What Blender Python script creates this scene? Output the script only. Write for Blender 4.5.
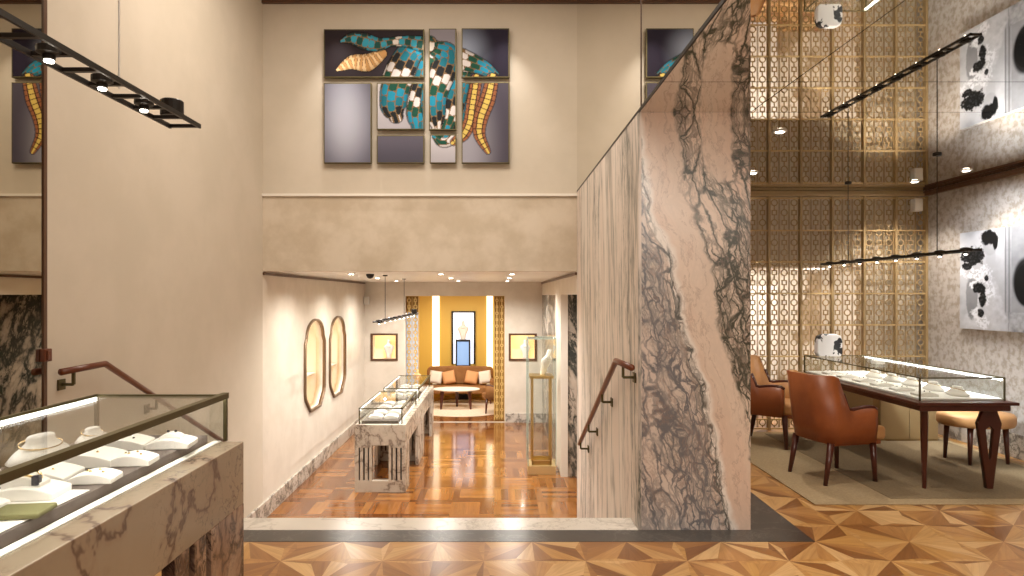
import bpy, bmesh, math, random
import numpy as np
from mathutils import Vector, Matrix, noise as mnoise
random.seed(7)
PI = math.pi
SC = bpy.context.scene
for o in list(bpy.data.objects): bpy.data.objects.remove(o)
COL = SC.collection

# ------------------------------------------------------------------ camera, world, exposure
F = 650.0
cam_d = bpy.data.cameras.new('camera'); cam = bpy.data.objects.new('camera', cam_d); COL.objects.link(cam)
cam.location = (0, 0, 1.6); cam.rotation_euler = (PI/2, 0, 0)
cam_d.sensor_width = 36; cam_d.lens = F/1024*36
cam_d.shift_x = (512-497)/1024; cam_d.shift_y = (296-288)/1024
cam_d.clip_start = 0.02
SC.camera = cam
w = bpy.data.worlds.new('world'); SC.world = w; w.use_nodes = True
w.node_tree.nodes['Background'].inputs[0].default_value = (1.0, 0.86, 0.7, 1)
w.node_tree.nodes['Background'].inputs[1].default_value = 0.35
SC.view_settings.view_transform = 'Standard'; SC.view_settings.look = 'None'
SC.view_settings.gamma = 1; SC.view_settings.use_curve_mapping = False
SC.view_settings.exposure = 0.55

WARM = (1.0, 0.90, 0.78); NEUT = (1.0, 0.95, 0.88); COOL = (0.9, 0.95, 1.0)
def light(kind, loc, power, col=WARM, target=None, size=0.05, angle=80, blend=0.6, sx=None, sy=None):
    d = bpy.data.lights.new(kind.lower()+'_light', kind); d.energy = power; d.color = col
    if kind == 'AREA':
        d.shape = 'RECTANGLE'; d.size = sx; d.size_y = sy
    else:
        d.shadow_soft_size = size
    if kind == 'SPOT':
        d.spot_size = math.radians(angle); d.spot_blend = blend
    o = bpy.data.objects.new(d.name, d); COL.objects.link(o); o.location = loc
    if target is not None:
        v = Vector(target)-Vector(loc); o.rotation_euler = v.to_track_quat('-Z', 'Y').to_euler()
    return o
XL, XR = -2.834, 0.967          # walls of the stair void
XB, XE = 1.732, 5.13            # right side of the marble block, far right wall
D1, D2, D3 = 4.44, 7.86, 13.9   # block front, header wall, back wall below
LF = -1.106                     # lower floor
CH, CL, CT = 2.855, 1.90, 5.18  # upper ceiling, lower ceiling, void top
# void: unseen fill lights added high up
light('AREA', (-0.3, 1.2, 5.1), 50, WARM, (-0.2, 1.6, 0), sx=2.0, sy=2.6)
light('AREA', (-0.9, 5.4, 5.1), 84, WARM, (-0.9, 5.9, 0), sx=2.4, sy=1.6)
for x, p in ((-1.9, 50), (-.9, 50), (0.1, 50)):
    light('SPOT', (x, 7.46, 5.05), p, NEUT, (x, 7.80, 3.0), size=0.015, angle=62, blend=1.0)
light('SPOT', (1.35, 1.6, CH-.06), 60, NEUT, (1.35, 4.44, 1.3), size=.04, angle=80, blend=.9)  # unseen spot added to brighten the front of the marble block
# unseen fill light added beside the camera
light('AREA', (2.6, 0.2, 2.7), 70, WARM, (2.6, 0.6, 0), sx=1.6, sy=1.6)

# ------------------------------------------------------------------ materials
MATS = {}
def mat(name, col, rough=0.5, metal=0.0, emit=None, estr=0.0, spec=None, coat=0.0):
    m = bpy.data.materials.new(name); m.use_nodes = True
    b = m.node_tree.nodes['Principled BSDF']
    b.inputs['Base Color'].default_value = (*col, 1); b.inputs['Roughness'].default_value = rough
    b.inputs['Metallic'].default_value = metal
    if spec is not None: b.inputs['Specular IOR Level'].default_value = spec
    if coat: b.inputs['Coat Weight'].default_value = coat; b.inputs['Coat Roughness'].default_value = 0.05
    if emit: b.inputs['Emission Color'].default_value = (*emit, 1); b.inputs['Emission Strength'].default_value = estr
    MATS[name] = m
    return m
class NT:
    def __init__(s, m): s.t = m.node_tree; s.b = s.t.nodes['Principled BSDF']
    def n(s, typ, **kw):
        nd = s.t.nodes.new(typ)
        for k, v in kw.items():
            if k.startswith('_'): setattr(nd, k[1:], v)
        for k, v in kw.items():
            if not k.startswith('_'):
                i = nd.inputs[int(k[1:])] if k[0] == 'i' and k[1:].isdigit() else nd.inputs[k.replace('_', ' ')]
                if isinstance(v, bpy.types.NodeSocket): s.t.links.new(v, i)
                else: i.default_value = v
        return nd
    def math(s, op, a, b=0.0, clamp=False):
        return s.n('ShaderNodeMath', _operation=op, _use_clamp=clamp, i0=a, i1=b).outputs[0]
    def mix(s, f, a, b, blend='MIX'):
        nd = s.t.nodes.new('ShaderNodeMix'); nd.data_type = 'RGBA'; nd.blend_type = blend
        for i, v in ((0, f), (6, a), (7, b)):
            if isinstance(v, bpy.types.NodeSocket): s.t.links.new(v, nd.inputs[i])
            else: nd.inputs[i].default_value = v if i == 0 else (*v, 1)
        return nd.outputs[2]
    def noise(s, vec, scale, detail=4, rough=0.55, dist=0.0):
        return s.n('ShaderNodeTexNoise', Vector=vec, Scale=scale, Detail=detail, Roughness=rough, Distortion=dist)
    def mapping(s, vec, rot=(0, 0, 0), scale=(1, 1, 1), loc=(0, 0, 0)):
        return s.n('ShaderNodeMapping', Vector=vec, Rotation=rot, Scale=scale, Location=loc).outputs[0]
    def rng(s, v, a, b, c=0.0, d=1.0):
        nd = s.n('ShaderNodeMapRange', _interpolation_type='SMOOTHSTEP')
        s.t.links.new(v, nd.inputs[0])
        for i, x in ((1, a), (2, b), (3, c), (4, d)): nd.inputs[i].default_value = x
        return nd.outputs[0]
    def ridge(s, fac, w):
        return s.rng(s.math('ABSOLUTE', s.math('SUBTRACT', fac, 0.5)), 0.0, w, 1.0, 0.0)
    def link(s, out, name): s.t.links.new(out, s.b.inputs[name])
    def bump(s, h, strength=0.2, dist=0.01):
        nd = s.n('ShaderNodeBump', Height=h, Strength=strength, Distance=dist); s.t.links.new(nd.outputs[0], s.b.inputs['Normal'])

def marble(name, base, base2, vein, halo, rot, stretch, scale, amount=1.0, rough=0.22, wide=0.06, seed=0.0, pale=None):
    m = mat(name, base, rough); k = NT(m)
    tc = k.n('ShaderNodeTexCoord').outputs['Object']
    v = k.mapping(k.mapping(tc, rot=rot, loc=(seed, seed*.7, seed*.3)), scale=stretch)
    warp = k.noise(v, scale*0.8, 3, 0.5)
    vv = k.n('ShaderNodeVectorMath', _operation='MULTIPLY_ADD', i0=warp.outputs['Color'], i1=(0.35, 0.35, 0.35), i2=v).outputs[0]
    base_n = k.noise(vv, scale*0.7, 4, 0.5).outputs[0]
    c = k.mix(k.rng(base_n, 0.35, 0.65), base, base2)
    if pale:
        c = k.mix(k.rng(k.noise(v, scale*0.35, 2, 0.4).outputs[0], 0.55, 0.68), c, pale)
    r1 = k.ridge(k.noise(vv, scale, 5, 0.6).outputs[0], wide)
    r2 = k.ridge(k.noise(vv, scale*2.6, 5, 0.65).outputs[0], wide*0.8)
    r3 = k.ridge(k.noise(vv, scale*6.5, 4, 0.6).outputs[0], wide*0.9)
    mask = k.rng(k.noise(vv, scale*0.55, 3, 0.5).outputs[0], 0.42, 0.60)
    mask2 = k.rng(k.noise(vv, scale*1.3, 3, 0.5).outputs[0], 0.45, 0.6)
    net = k.math('ADD', k.math('MULTIPLY', r1, 0.9), k.math('MULTIPLY', k.math('MULTIPLY', r2, mask), 1.0))
    net = k.math('ADD', net, k.math('MULTIPLY', k.math('MULTIPLY', r3, mask2), k.math('MULTIPLY', mask, 0.8)))
    halo_f = k.math('MULTIPLY', k.rng(k.math('ABSOLUTE', k.math('SUBTRACT', k.noise(vv, scale, 5, 0.6).outputs[0], 0.5)), 0, wide*3.0, 1, 0), 0.55*amount, True)
    c = k.mix(halo_f, c, halo)
    c = k.mix(k.math('MULTIPLY', net, amount, True), c, vein)
    k.link(c, 'Base Color')
    return m

def mottled(name, a, b, scale=3.0, rough=0.6, detail=5, lo=0.35, hi=0.65, bump=0.0, fine=0.0):
    m = mat(name, a, rough); k = NT(m)
    tc = k.n('ShaderNodeTexCoord').outputs['Object']
    n = k.noise(tc, scale, detail, 0.6).outputs[0]
    c = k.mix(k.rng(n, lo, hi), a, b)
    if fine:
        n2 = k.noise(k.mapping(tc, scale=(1, 1, 0.25)), 180, 2, 0.5).outputs[0]
        c = k.mix(fine, c, k.n('ShaderNodeMix').outputs[0] if False else (a[0]*.8, a[1]*.8, a[2]*.8)) if False else c
        k.bump(n2, fine, 0.002)
    elif bump: k.bump(n, bump)
    k.link(c, 'Base Color')
    return m

def wood_faces(name, rough=0.25, coat=0.0):
    m = mat(name, (.3, .15, .05), rough, coat=coat); k = NT(m)
    vc = k.n('ShaderNodeVertexColor', _layer_name='tone').outputs[0]
    uv = k.n('ShaderNodeUVMap').outputs[0]
    g = k.noise(k.mapping(uv, scale=(2.2, 55, 1)), 1.0, 4, 0.6, 0.6).outputs[0]
    g2 = k.noise(k.mapping(uv, scale=(1.2, 11, 1)), 1.0, 3, 0.6, 1.2).outputs[0]
    c = k.mix(k.rng(g, 0.35, 0.7), vc, (0.16, 0.06, 0.015), 'MULTIPLY')
    f = k.math('ADD', k.math('MULTIPLY', k.rng(g, 0.42, 0.72), 0.30), k.math('MULTIPLY', k.rng(g2, 0.4, 0.7), 0.35))
    c = k.mix(f, vc, k.mix(1.0, vc, (0.50, 0.36, 0.25), 'MULTIPLY'))
    k.link(c, 'Base Color')
    return m

M_plaster = mottled('beige_fabric_wall', (.56, .49, .395), (.60, .525, .43), 1.5, 0.75, fine=0.15)
M_lower = mottled('cream_plaster', (.74, .67, .58), (.67, .60, .51), 2.5, 0.35, 6)
M_header = mottled('tan_limestone', (.52, .43, .32), (.64, .55, .44), 2.2, 0.45, 9)
M_white = mat('white_paint', (.78, .72, .64), 0.5)
M_ceil = mat('ceiling_paint', (.80, .76, .69), 0.45)
M_brown = mat('brown_trim', (.10, .045, .022), 0.35)
M_mirror = mat('mirror', (.80, .77, .71), 0.015, 1.0)
M_mirror_d = mat('bronze_mirror', (.50, .46, .38), 0.01, 1.0)
def block_marble(name):
    m = mat(name, (.66, .5, .4), .3); k = NT(m)
    geo = k.n('ShaderNodeNewGeometry').outputs['Position']
    def warpv(vec, sc, amt, det=3):
        w_ = k.noise(vec, sc, det, .55).outputs['Color']
        w_ = k.n('ShaderNodeVectorMath', _operation='SUBTRACT', i0=w_, i1=(.5, .5, .5)).outputs[0]
        return k.n('ShaderNodeVectorMath', _operation='MULTIPLY_ADD', i0=w_, i1=(amt, amt, amt), i2=vec).outputs[0]
    pos = warpv(warpv(geo, 1.3, .30), 7.0, .10, 6)
    sp = k.n('ShaderNodeSeparateXYZ', Vector=pos); X, Z = sp.outputs[0], sp.outputs[2]
    line = k.math('MULTIPLY_ADD', Z, -.2445); line.node.inputs[2].default_value = 1.113+.2445*2.58
    d = k.math('SUBTRACT', X, line)
    river = k.math('MULTIPLY', k.rng(d, -.15, -.12, 0, 1), k.rng(d, .11, .15, 1, 0))
    white = k.math('MULTIPLY', k.rng(d, -.185, -.165, 0, 1), k.rng(d, -.13, -.08, 1, 0))
    ex = k.math('MULTIPLY', k.math('SUBTRACT', X, k.math('ADD', 1.50, k.math('MULTIPLY', k.math('SUBTRACT', 2.72, Z), .20))), 6.6); ez = k.math('MULTIPLY', k.math('SUBTRACT', Z, 2.72), 2.1)
    oval = k.rng(k.math('ADD', k.math('MULTIPLY', ex, ex), k.math('MULTIPLY', ez, ez)), .45, .75, 1, 0)
    river = k.math('MAXIMUM', river, oval)
    sv = k.mapping(k.mapping(pos, rot=(0, math.radians(14), 0)), scale=(1.0, 1.0, .27))
    def web(sc, w0, w1, rnd_=1.0):
        v_ = k.n('ShaderNodeTexVoronoi', _feature='DISTANCE_TO_EDGE', Vector=sv, Scale=sc, Randomness=rnd_).outputs['Distance']
        return k.rng(v_, w0, w1, 1, 0)
    dens = k.noise(sv, 3.2, 3, .55).outputs[0]
    w1_ = web(10, .015, .10); w2_ = k.math('MULTIPLY', web(23, .02, .13), k.rng(dens, .32, .46)); w3_ = k.math('MULTIPLY', web(55, .02, .22), k.rng(dens, .40, .55))
    thin = k.ridge(k.noise(sv, 4.5, 6, .6).outputs[0], .035)
    body = k.noise(sv, 9, 6, .65).outputs[0]
    dark = k.math('MAXIMUM', k.math('MAXIMUM', w1_, w2_), k.math('MULTIPLY', w3_, .7))
    dark = k.math('MULTIPLY', dark, k.rng(body, .30, .52, .35, 1))
    dark = k.math('MAXIMUM', dark, k.math('MULTIPLY', thin, .6))
    outside = k.math('SUBTRACT', 1.0, k.math('MULTIPLY', river, .93), True)
    left = k.rng(d, -.25, -.1, 1, 0)
    c = k.mix(k.rng(k.noise(sv, 2.2, 4).outputs[0], .4, .6), (.68, .51, .41), (.72, .59, .49))
    c = k.mix(k.math('MULTIPLY', left, .55), c, (.60, .56, .53))
    c = k.mix(k.math('MULTIPLY', k.math('MULTIPLY', k.rng(dens, .42, .6), outside), .45), c, (.34, .30, .25))
    c = k.mix(k.math('MULTIPLY', white, .8), c, (.84, .80, .75))
    vein = k.mix(left, (.055, .055, .038), (.15, .15, .165))
    c = k.mix(k.math('MULTIPLY', dark, outside), c, vein)
    rv = k.ridge(k.noise(sv, 7, 6, .65).outputs[0], .022)
    c = k.mix(k.math('MULTIPLY', rv, .4), c, (.30, .20, .16))
    k.link(c, 'Base Color'); return m
M_block = block_marble('bold_marble')
M_streak = marble('streaked_marble', (.70, .60, .53), (.76, .69, .62), (.09, .10, .085), (.56, .50, .44), (math.radians(4), 0, 0), (2.2, 2.2, .22), 1.7, 0.62, 0.48, 0.040, 8.1, (.70, .64, .58))
M_dkmarble = marble('grey_veined_marble', (.55, .47, .39), (.66, .58, .50), (.035, .04, .035), (.2, .18, .15), (math.radians(-15), math.radians(20), 0), (2.2, .75, .9), 1.9, 1.0, 0.2, 0.085, 5.0)
M_counter_shade = marble('shaded_counter_marble', (.29, .225, .155), (.35, .28, .20), (.08, .045, .035), (.25, .16, .105), (0.3, math.radians(35), 0.5), (1.2, 1.2, 1.0), 1.6, 0.8, 0.25, 0.022, 1.7)  # foreground counter stone, darkened to put its low light into the colour
M_counter_lit = marble('lit_counter_marble', (.52, .46, .38), (.60, .54, .46), (.14, .10, .08), (.36, .28, .22), (0.3, math.radians(35), 0.5), (1.2, 1.2, 1.0), 1.8, 0.7, 0.25, 0.03, 4.4)  # similar stone with the lower room's brighter light put into the colour
M_leg = marble('rose_marble', (.30, .19, .13), (.42, .30, .22), (.05, .03, .025), (.16, .08, .05), (0.2, math.radians(30), 0.2), (2, 2, 1.0), 3.0, 0.9, 0.25, 0.06, 2.2)
M_sill = marble('white_sill_marble', (.68, .63, .56), (.74, .69, .62), (.34, .30, .26), (.58, .52, .45), (0, 0, .4), (1, 1, 1), 1.6, 0.4, 0.25, 0.02, 9.0)
M_grey = marble('dark_grey_stone', (.045, .040, .036), (.07, .062, .055), (.15, .135, .12), (.07, .063, .055), (0, 0, .5), (1, 1, 1), 3.0, 0.5, 0.3, 0.02, 6.0)
M_skirt = marble('skirting_marble', (.55, .49, .42), (.62, .56, .49), (.16, .14, .12), (.36, .31, .26), (0, .4, .4), (1, 1, 1), 2.0, 0.9, 0.25, 0.035, 7.0)
M_damask = mottled('damask_wall', (.50, .46, .43), (.34, .29, .24), 15.0, 0.6, 8, 0.42, 0.62)
M_wood = wood_faces('parquet_wood', 0.28)
M_wood2 = wood_faces('polished_parquet_wood', 0.12, 0.15)
M_brass = mat('brass', (.62, .43, .17), 0.28, 1.0)
M_brassl = mat('light_brass', (.66, .48, .24), 0.4, 0.5)
M_brassd = mat('antique_brass', (.11, .09, .04), 0.45, 0.7)
M_bronze = mat('satin_bronze', (.42, .295, .145), 0.45, 0.35)
M_frame = mat('dark_bronze', (.20, .13, .075), 0.35, 0.5)
M_black = mat('black_metal', (.022, .017, .014), 0.4, 0.4)
M_dark = mat('dark_slot', (.03, .022, .018), 0.6)
M_rail = mat('mahogany', (.13, .035, .015), 0.3)
M_legw = mat('dark_mahogany', (.075, .018, .010), 0.28)
M_leather = mottled('cognac_leather', (.31, .088, .024), (.26, .07, .019), 6, 0.42, 4)
M_tan = mottled('tan_leather', (.58, .31, .125), (.52, .265, .10), 6, 0.45, 4)
M_rugo = mottled('sand_rug', (.40, .30, .17), (.34, .25, .14), 60, 0.95, 3, bump=0.3)
M_rugi = mottled('olive_rug', (.24, .175, .095), (.20, .145, .08), 60, 0.95, 3, bump=0.3)
M_padw = mat('white_suede', (.86, .82, .77), 0.7)
M_taupe = mat('taupe_velvet', (.135, .105, .09), 0.85)
M_olive = mat('olive_suede', (.16, .15, .055), 0.85)
M_jewel = mat('dark_gem', (.012, .014, .03), 0.1)
M_gold = mat('gold_jewel', (.75, .55, .28), 0.2, 1.0)
M_led = mat('led_strip', (1, 1, 1), 0.5, emit=(1.0, .97, .92), estr=5.0)
M_lamp = mat('lit_lens', (1, 1, 1), 0.5, emit=(1.0, .90, .75), estr=12.0)
M_yellow = mat('yellow_panel', (.78, .51, .09), 0.55)
M_glow = mat('backlit_strip', (1, 1, 1), 0.5, emit=(1.0, .80, .50), estr=1.5)
M_glowblue = mat('backlit_niche', (1, 1, 1), 0.5, emit=(.80, .88, 1.0), estr=.62)
M_niche = mat('backlit_amber', (1, .8, .5), 0.5, emit=(1.0, .58, .20), estr=.55)
M_goldlat = mat('gold_lattice', (.80, .56, .20), 0.4, 0.3)
M_amberd = mat('amber_backing', (.42, .22, .04), .5)
M_glowblue2 = mat('backlit_blue_white', (.6, .65, .75), .5, emit=(.72, .80, 1.0), estr=.22)
M_sofa = mottled('cognac_velvet', (.27, .115, .03), (.33, .15, .045), 5, 0.7)
M_cushw = mat('white_cushion_fabric', (.85, .78, .68), 0.8)
M_cusho = mat('apricot_cushion_fabric', (.72, .38, .17), 0.8)
M_rugw = mottled('cream_rug', (.78, .66, .52), (.70, .56, .42), 20, 0.95)
M_speak = mat('white_plastic', (.75, .73, .70), 0.5)
M_behind = mottled('warm_panelling', (.74, .66, .55), (.42, .31, .20), 1.7, 0.6, 3, 0.45, 0.55)
M_backing = mat('screen_backing', (.74, .66, .54), 0.6)

def glassmat(name, tint=(1, 1, 1), refl=0.06, edge=0.5):
    m = bpy.data.materials.new(name); m.use_nodes = True; t = m.node_tree
    t.nodes.clear()
    out = t.nodes.new('ShaderNodeOutputMaterial'); mx = t.nodes.new('ShaderNodeMixShader')
    tr = t.nodes.new('ShaderNodeBsdfTransparent'); gl = t.nodes.new('ShaderNodeBsdfGlossy'); lw = t.nodes.new('ShaderNodeLayerWeight'); pw = t.nodes.new('ShaderNodeMath'); pw.operation = 'POWER'; pw.inputs[1].default_value = 5.0
    ma = t.nodes.new('ShaderNodeMath'); ma.operation = 'MULTIPLY_ADD'; ma.inputs[1].default_value = .75; ma.inputs[2].default_value = .03
    lw.inputs[0].default_value = 0.5; t.links.new(lw.outputs['Facing'], pw.inputs[0]); t.links.new(pw.outputs[0], ma.inputs[0])
    tr.inputs[0].default_value = (*tint, 1); gl.inputs['Roughness'].default_value = 0.01
    t.links.new(ma.outputs[0], mx.inputs[0]); t.links.new(tr.outputs[0], mx.inputs[1]); t.links.new(gl.outputs[0], mx.inputs[2])
    t.links.new(mx.outputs[0], out.inputs[0]); return m
M_glass = glassmat('clear_glass', (.97, .985, .975))

# ------------------------------------------------------------------ helpers
def bm_box(bm, x0, x1, y0, y1, z0, z1):
    vs = [bm.verts.new((x, y, z)) for x in (x0, x1) for y in (y0, y1) for z in (z0, z1)]
    for f in ((0, 1, 3, 2), (4, 6, 7, 5), (0, 4, 5, 1), (2, 3, 7, 6), (0, 2, 6, 4), (1, 5, 7, 3)):
        bm.faces.new([vs[i] for i in f])
def bm_frustum(bm, c, r0, r1, z0, z1, n=16, sx=1, sy=1, c2=None):
    c2 = c2 or c
    a = [bm.verts.new((c[0]+r0*sx*math.cos(2*PI*i/n), c[1]+r0*sy*math.sin(2*PI*i/n), z0)) for i in range(n)]
    b = [bm.verts.new((c2[0]+r1*sx*math.cos(2*PI*i/n), c2[1]+r1*sy*math.sin(2*PI*i/n), z1)) for i in range(n)]
    for i in range(n): bm.faces.new([a[i], a[(i+1) % n], b[(i+1) % n], b[i]])
    bm.faces.new(a[::-1]); bm.faces.new(b)
def bm_tube(bm, pts, r, n=10, square=False):
    pts = [Vector(p) for p in pts]; rings = []
    for i, p in enumerate(pts):
        if i == 0: d = pts[1]-p
        elif i == len(pts)-1: d = p-pts[i-1]
        else: d = (pts[i+1]-p).normalized()+(p-pts[i-1]).normalized()
        d.normalize()
        up = Vector((0, 0, 1)) if abs(d.z) < 0.95 else Vector((0, 1, 0))
        s = d.cross(up).normalized(); u = s.cross(d).normalized()
        rr = r[i] if isinstance(r, (list, tuple)) else r
        ring = []
        for k in range(n):
            a = 2*PI*(k+0.5)/n
            ring.append(bm.verts.new(p+s*rr*math.cos(a)+u*rr*math.sin(a)))
        rings.append(ring)
    for a, b in zip(rings[:-1], rings[1:]):
        for k in range(n): bm.faces.new([a[k], a[(k+1) % n], b[(k+1) % n], b[k]])
    bm.faces.new(rings[0][::-1]); bm.faces.new(rings[-1])
def bm_lathe(bm, prof, c=(0, 0, 0), n=24, sx=1, sy=1):
    rings = []
    for r, z in prof:
        rings.append([bm.verts.new((c[0]+max(r, 1e-4)*sx*math.cos(2*PI*k/n), c[1]+max(r, 1e-4)*sy*math.sin(2*PI*k/n), c[2]+z)) for k in range(n)])
    for a, b in zip(rings[:-1], rings[1:]):
        for k in range(n): bm.faces.new([a[k], a[(k+1) % n], b[(k+1) % n], b[k]])
    bm.faces.new(rings[0][::-1]); bm.faces.new(rings[-1])
def bm_prism(bm, pts, a0, a1, axis='y'):
    def P(u, v, w):
        return {'y': (u, w, v), 'x': (w, u, v), 'z': (u, v, w)}[axis]
    A = [bm.verts.new(P(u, v, a0)) for u, v in pts]; B = [bm.verts.new(P(u, v, a1)) for u, v in pts]
    n = len(pts)
    for i in range(n): bm.faces.new([A[i], A[(i+1) % n], B[(i+1) % n], B[i]])
    bm.faces.new(A[::-1]); bm.faces.new(B)
def obj(name, bm, m, parent=None, bevel=0.0, smooth=False, seg=2, subsurf=0):
    bmesh.ops.recalc_face_normals(bm, faces=bm.faces)
    me = bpy.data.meshes.new(name); bm.to_mesh(me); bm.free()
    me.materials.append(m)
    if smooth: me.polygons.foreach_set('use_smooth', [True]*len(me.polygons))
    o = bpy.data.objects.new(name, me); COL.objects.link(o)
    if parent: o.parent = parent
    if bevel:
        b = o.modifiers.new('bevel', 'BEVEL'); b.width = bevel; b.segments = seg; b.limit_method = 'ANGLE'; b.angle_limit = 0.6
    if subsurf:
        s = o.modifiers.new('sub', 'SUBSURF'); s.levels = subsurf; s.render_levels = subsurf
    return o
def boxo(name, b, m, parent=None, bevel=0.0, seg=2):
    bm = bmesh.new()
    for q in (b if isinstance(b[0], (tuple, list)) else [b]): bm_box(bm, *q)
    return obj(name, bm, m, parent, bevel, seg=seg)
def tag(o, label, cat, group=None, kind=None):
    o['label'] = label; o['category'] = cat
    if group: o['group'] = group
    if kind: o['kind'] = kind
    return o
def thing(name, label, cat, loc=(0, 0, 0), rz=0, group=None):
    o = bpy.data.objects.new(name, None); COL.objects.link(o); o.empty_display_size = 0.1
    o.location = loc; o.rotation_euler = (0, 0, rz)
    return tag(o, label, cat, group)
def struct(name, b, m, bevel=0.0, parent=None):
    o = boxo(name, b, m, parent, bevel)
    if not parent: o['kind'] = 'structure'
    return o
def copy_tree(o, parent=None):
    c = o.copy(); COL.objects.link(c); c.parent = parent
    for ch in list(o.children): copy_tree(ch, c)
    return c
def dup(o, loc, rz=None, label=None):
    c = copy_tree(o); c.location = loc
    if rz is not None: c.rotation_euler = (0, 0, rz)
    if label: c['label'] = label
    return c
def plate(name, outline, holes, thick, m, to3d):
    """filled flat plate with holes; to3d(u, v, w) places it, w in 0..thick"""
    cu = bpy.data.curves.new(name, 'CURVE'); cu.dimensions = '2D'; cu.fill_mode = 'BOTH'; cu.extrude = thick/2
    for lp in [outline]+holes:
        sp = cu.splines.new('POLY'); sp.points.add(len(lp)-1); sp.use_cyclic_u = True
        for p, q in zip(sp.points, lp): p.co = (q[0], q[1], 0, 1)
    tmp = bpy.data.objects.new('tmp', cu); COL.objects.link(tmp)
    bpy.context.view_layer.update()
    me = bpy.data.meshes.new_from_object(tmp.evaluated_get(bpy.context.evaluated_depsgraph_get()))
    bpy.data.objects.remove(tmp)
    bm = bmesh.new(); bm.from_mesh(me); bpy.data.meshes.remove(me)
    bmesh.ops.remove_doubles(bm, verts=bm.verts, dist=1e-5)
    for v in bm.verts: v.co = to3d(v.co.x, v.co.y, v.co.z+thick/2)
    return obj(name, bm, m)
def rect(u0, u1, v0, v1): return [(u0, v0), (u1, v0), (u1, v1), (u0, v1)]

# ------------------------------------------------------------------ parquet floors
def face_floor(name, tris, z, m, tones, slab=None):
    """tris: list of (points2d, direction, tone); builds coloured wood faces"""
    verts, faces, cols, uvs = [], [], [], []
    for pts, d, tone in tris:
        i = len(verts); verts += [(p[0], p[1], z) for p in pts]; faces.append(tuple(range(i, i+len(pts))))
        cx, cy = pts[0]; ru = random.uniform(0, 50); rv = random.uniform(0, 50)
        for p in pts:
            dx, dy = p[0]-cx, p[1]-cy
            uvs.append((dx*d[0]+dy*d[1]+ru, -dx*d[1]+dy*d[0]+rv)); cols.append((*tone, 1))
    if slab:
        for (x0, x1, y0, y1, z0, z1) in slab:
            i = len(verts)
            verts += [(x, y, zz) for x in (x0, x1) for y in (y0, y1) for zz in (z0, z1)]
            for f in ((0, 1, 3, 2), (4, 6, 7, 5), (0, 4, 5, 1), (2, 3, 7, 6), (0, 2, 6, 4), (1, 5, 7, 3)):
                faces.append(tuple(i+k for k in f)); uvs += [(0, 0)]*4; cols += [(.1, .05, .02, 1)]*4
    me = bpy.data.meshes.new(name); me.from_pydata(verts, [], faces); me.materials.append(m)
    uvl = me.uv_layers.new(name='UVMap'); uvl.data.foreach_set('uv', [c for u in uvs for c in u])
    ca = me.color_attributes.new('tone', 'FLOAT_COLOR', 'CORNER'); ca.data.foreach_set('color', [c for u in cols for c in u])
    o = bpy.data.objects.new(name, me); COL.objects.link(o); o['kind'] = 'structure'
    return o
def clip(pts, x0, x1, y0, y1):
    def cut(pts, f):
        out = []
        for a, b in zip(pts, pts[1:]+pts[:1]):
            fa, fb = f(a), f(b)
            if fa >= 0: out.append(a)
            if (fa > 1e-9 and fb < -1e-9) or (fa < -1e-9 and fb > 1e-9):
                t = fa/(fa-fb); out.append((a[0]+(b[0]-a[0])*t, a[1]+(b[1]-a[1])*t))
        return out
    for f in (lambda p: p[0]-x0, lambda p: x1-p[0], lambda p: p[1]-y0, lambda p: y1-p[1]):
        if len(pts) < 3: return []
        pts = cut(pts, f)
    return pts if len(pts) >= 3 else []
TONES = [(.49, .255, .085), (.34, .155, .045), (.58, .34, .13), (.25, .105, .03), (.42, .205, .065), (.66, .42, .19), (.52, .28, .085)]
S = 0.614
def star_tris(regions):
    out = []
    NX, NY = 2.07, 4.23
    mods = {}
    for (x0, x1, y0, y1) in regions:
        i0 = math.floor((x0-NX)/S); i1 = math.ceil((x1-NX)/S); j0 = math.floor((y0-NY)/S); j1 = math.ceil((y1-NY)/S)
        for i in range(i0, i1):
            for j in range(j0, j1):
                ox, oy = NX+i*S, NY+j*S
                if (i, j) not in mods:
                    rnd = random.Random(i*131+j*17)
                    tr = []
                    c = (ox+S/2, oy+S/2)
                    corners = [(ox, oy), (ox+S, oy), (ox+S, oy+S), (ox, oy+S)]
                    mids = [(ox+S/2, oy), (ox+S, oy+S/2), (ox+S/2, oy+S), (ox, oy+S/2)]
                    q = {}
                    for k, A in enumerate(corners):
                        base = math.atan2(c[1]-A[1], c[0]-A[0])
                        # towards next mid (k) is base - 45deg, previous mid (k-1) is base + 45deg
                        for sgn, mk in ((-1, k), (1, (k-1) % 4)):
                            a = base+sgn*math.radians(22.5); r = 0.47*S
                            q[(k, mk)] = (A[0]+r*math.cos(a), A[1]+r*math.sin(a))
                    for k, A in enumerate(corners):
                        for mk in (k, (k-1) % 4):
                            Q = q[(k, mk)]; Mi = mids[mk]
                            for T in ((A, Mi, Q), (A, Q, c)):
                                g = ((T[1][0]+T[2][0])/2-A[0], (T[1][1]+T[2][1])/2-A[1]); L = math.hypot(*g)
                                tr.append((list(T), (g[0]/L, g[1]/L), rnd.choice(TONES)))
                            g = (c[0]-Mi[0], c[1]-Mi[1]); L = math.hypot(*g)
                            tr.append(([Mi, c, Q], (g[1]/L, g[0]/L), rnd.choice(TONES)))
                    mods[(i, j)] = tr
                for pts, d, t in mods[(i, j)]:
                    p = clip(list(pts), x0, x1, y0, y1)
                    if p: out.append((p, d, t))
    return out
face_floor('floor', star_tris([(XL, XE, -2.5, 4.23), (2.07, XE, 4.23, 10.2)]), 0.0, M_wood, TONES,
           [(XL, XE, -2.5, 4.23, -.25, -.004), (2.07, XE, 4.23, 10.2, -.25, -.004)])
T2 = [(.27, .11, .028), (.21, .076, .019), (.34, .15, .042), (.155, .052, .013), (.30, .122, .033), (.24, .09, .023)]
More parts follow.
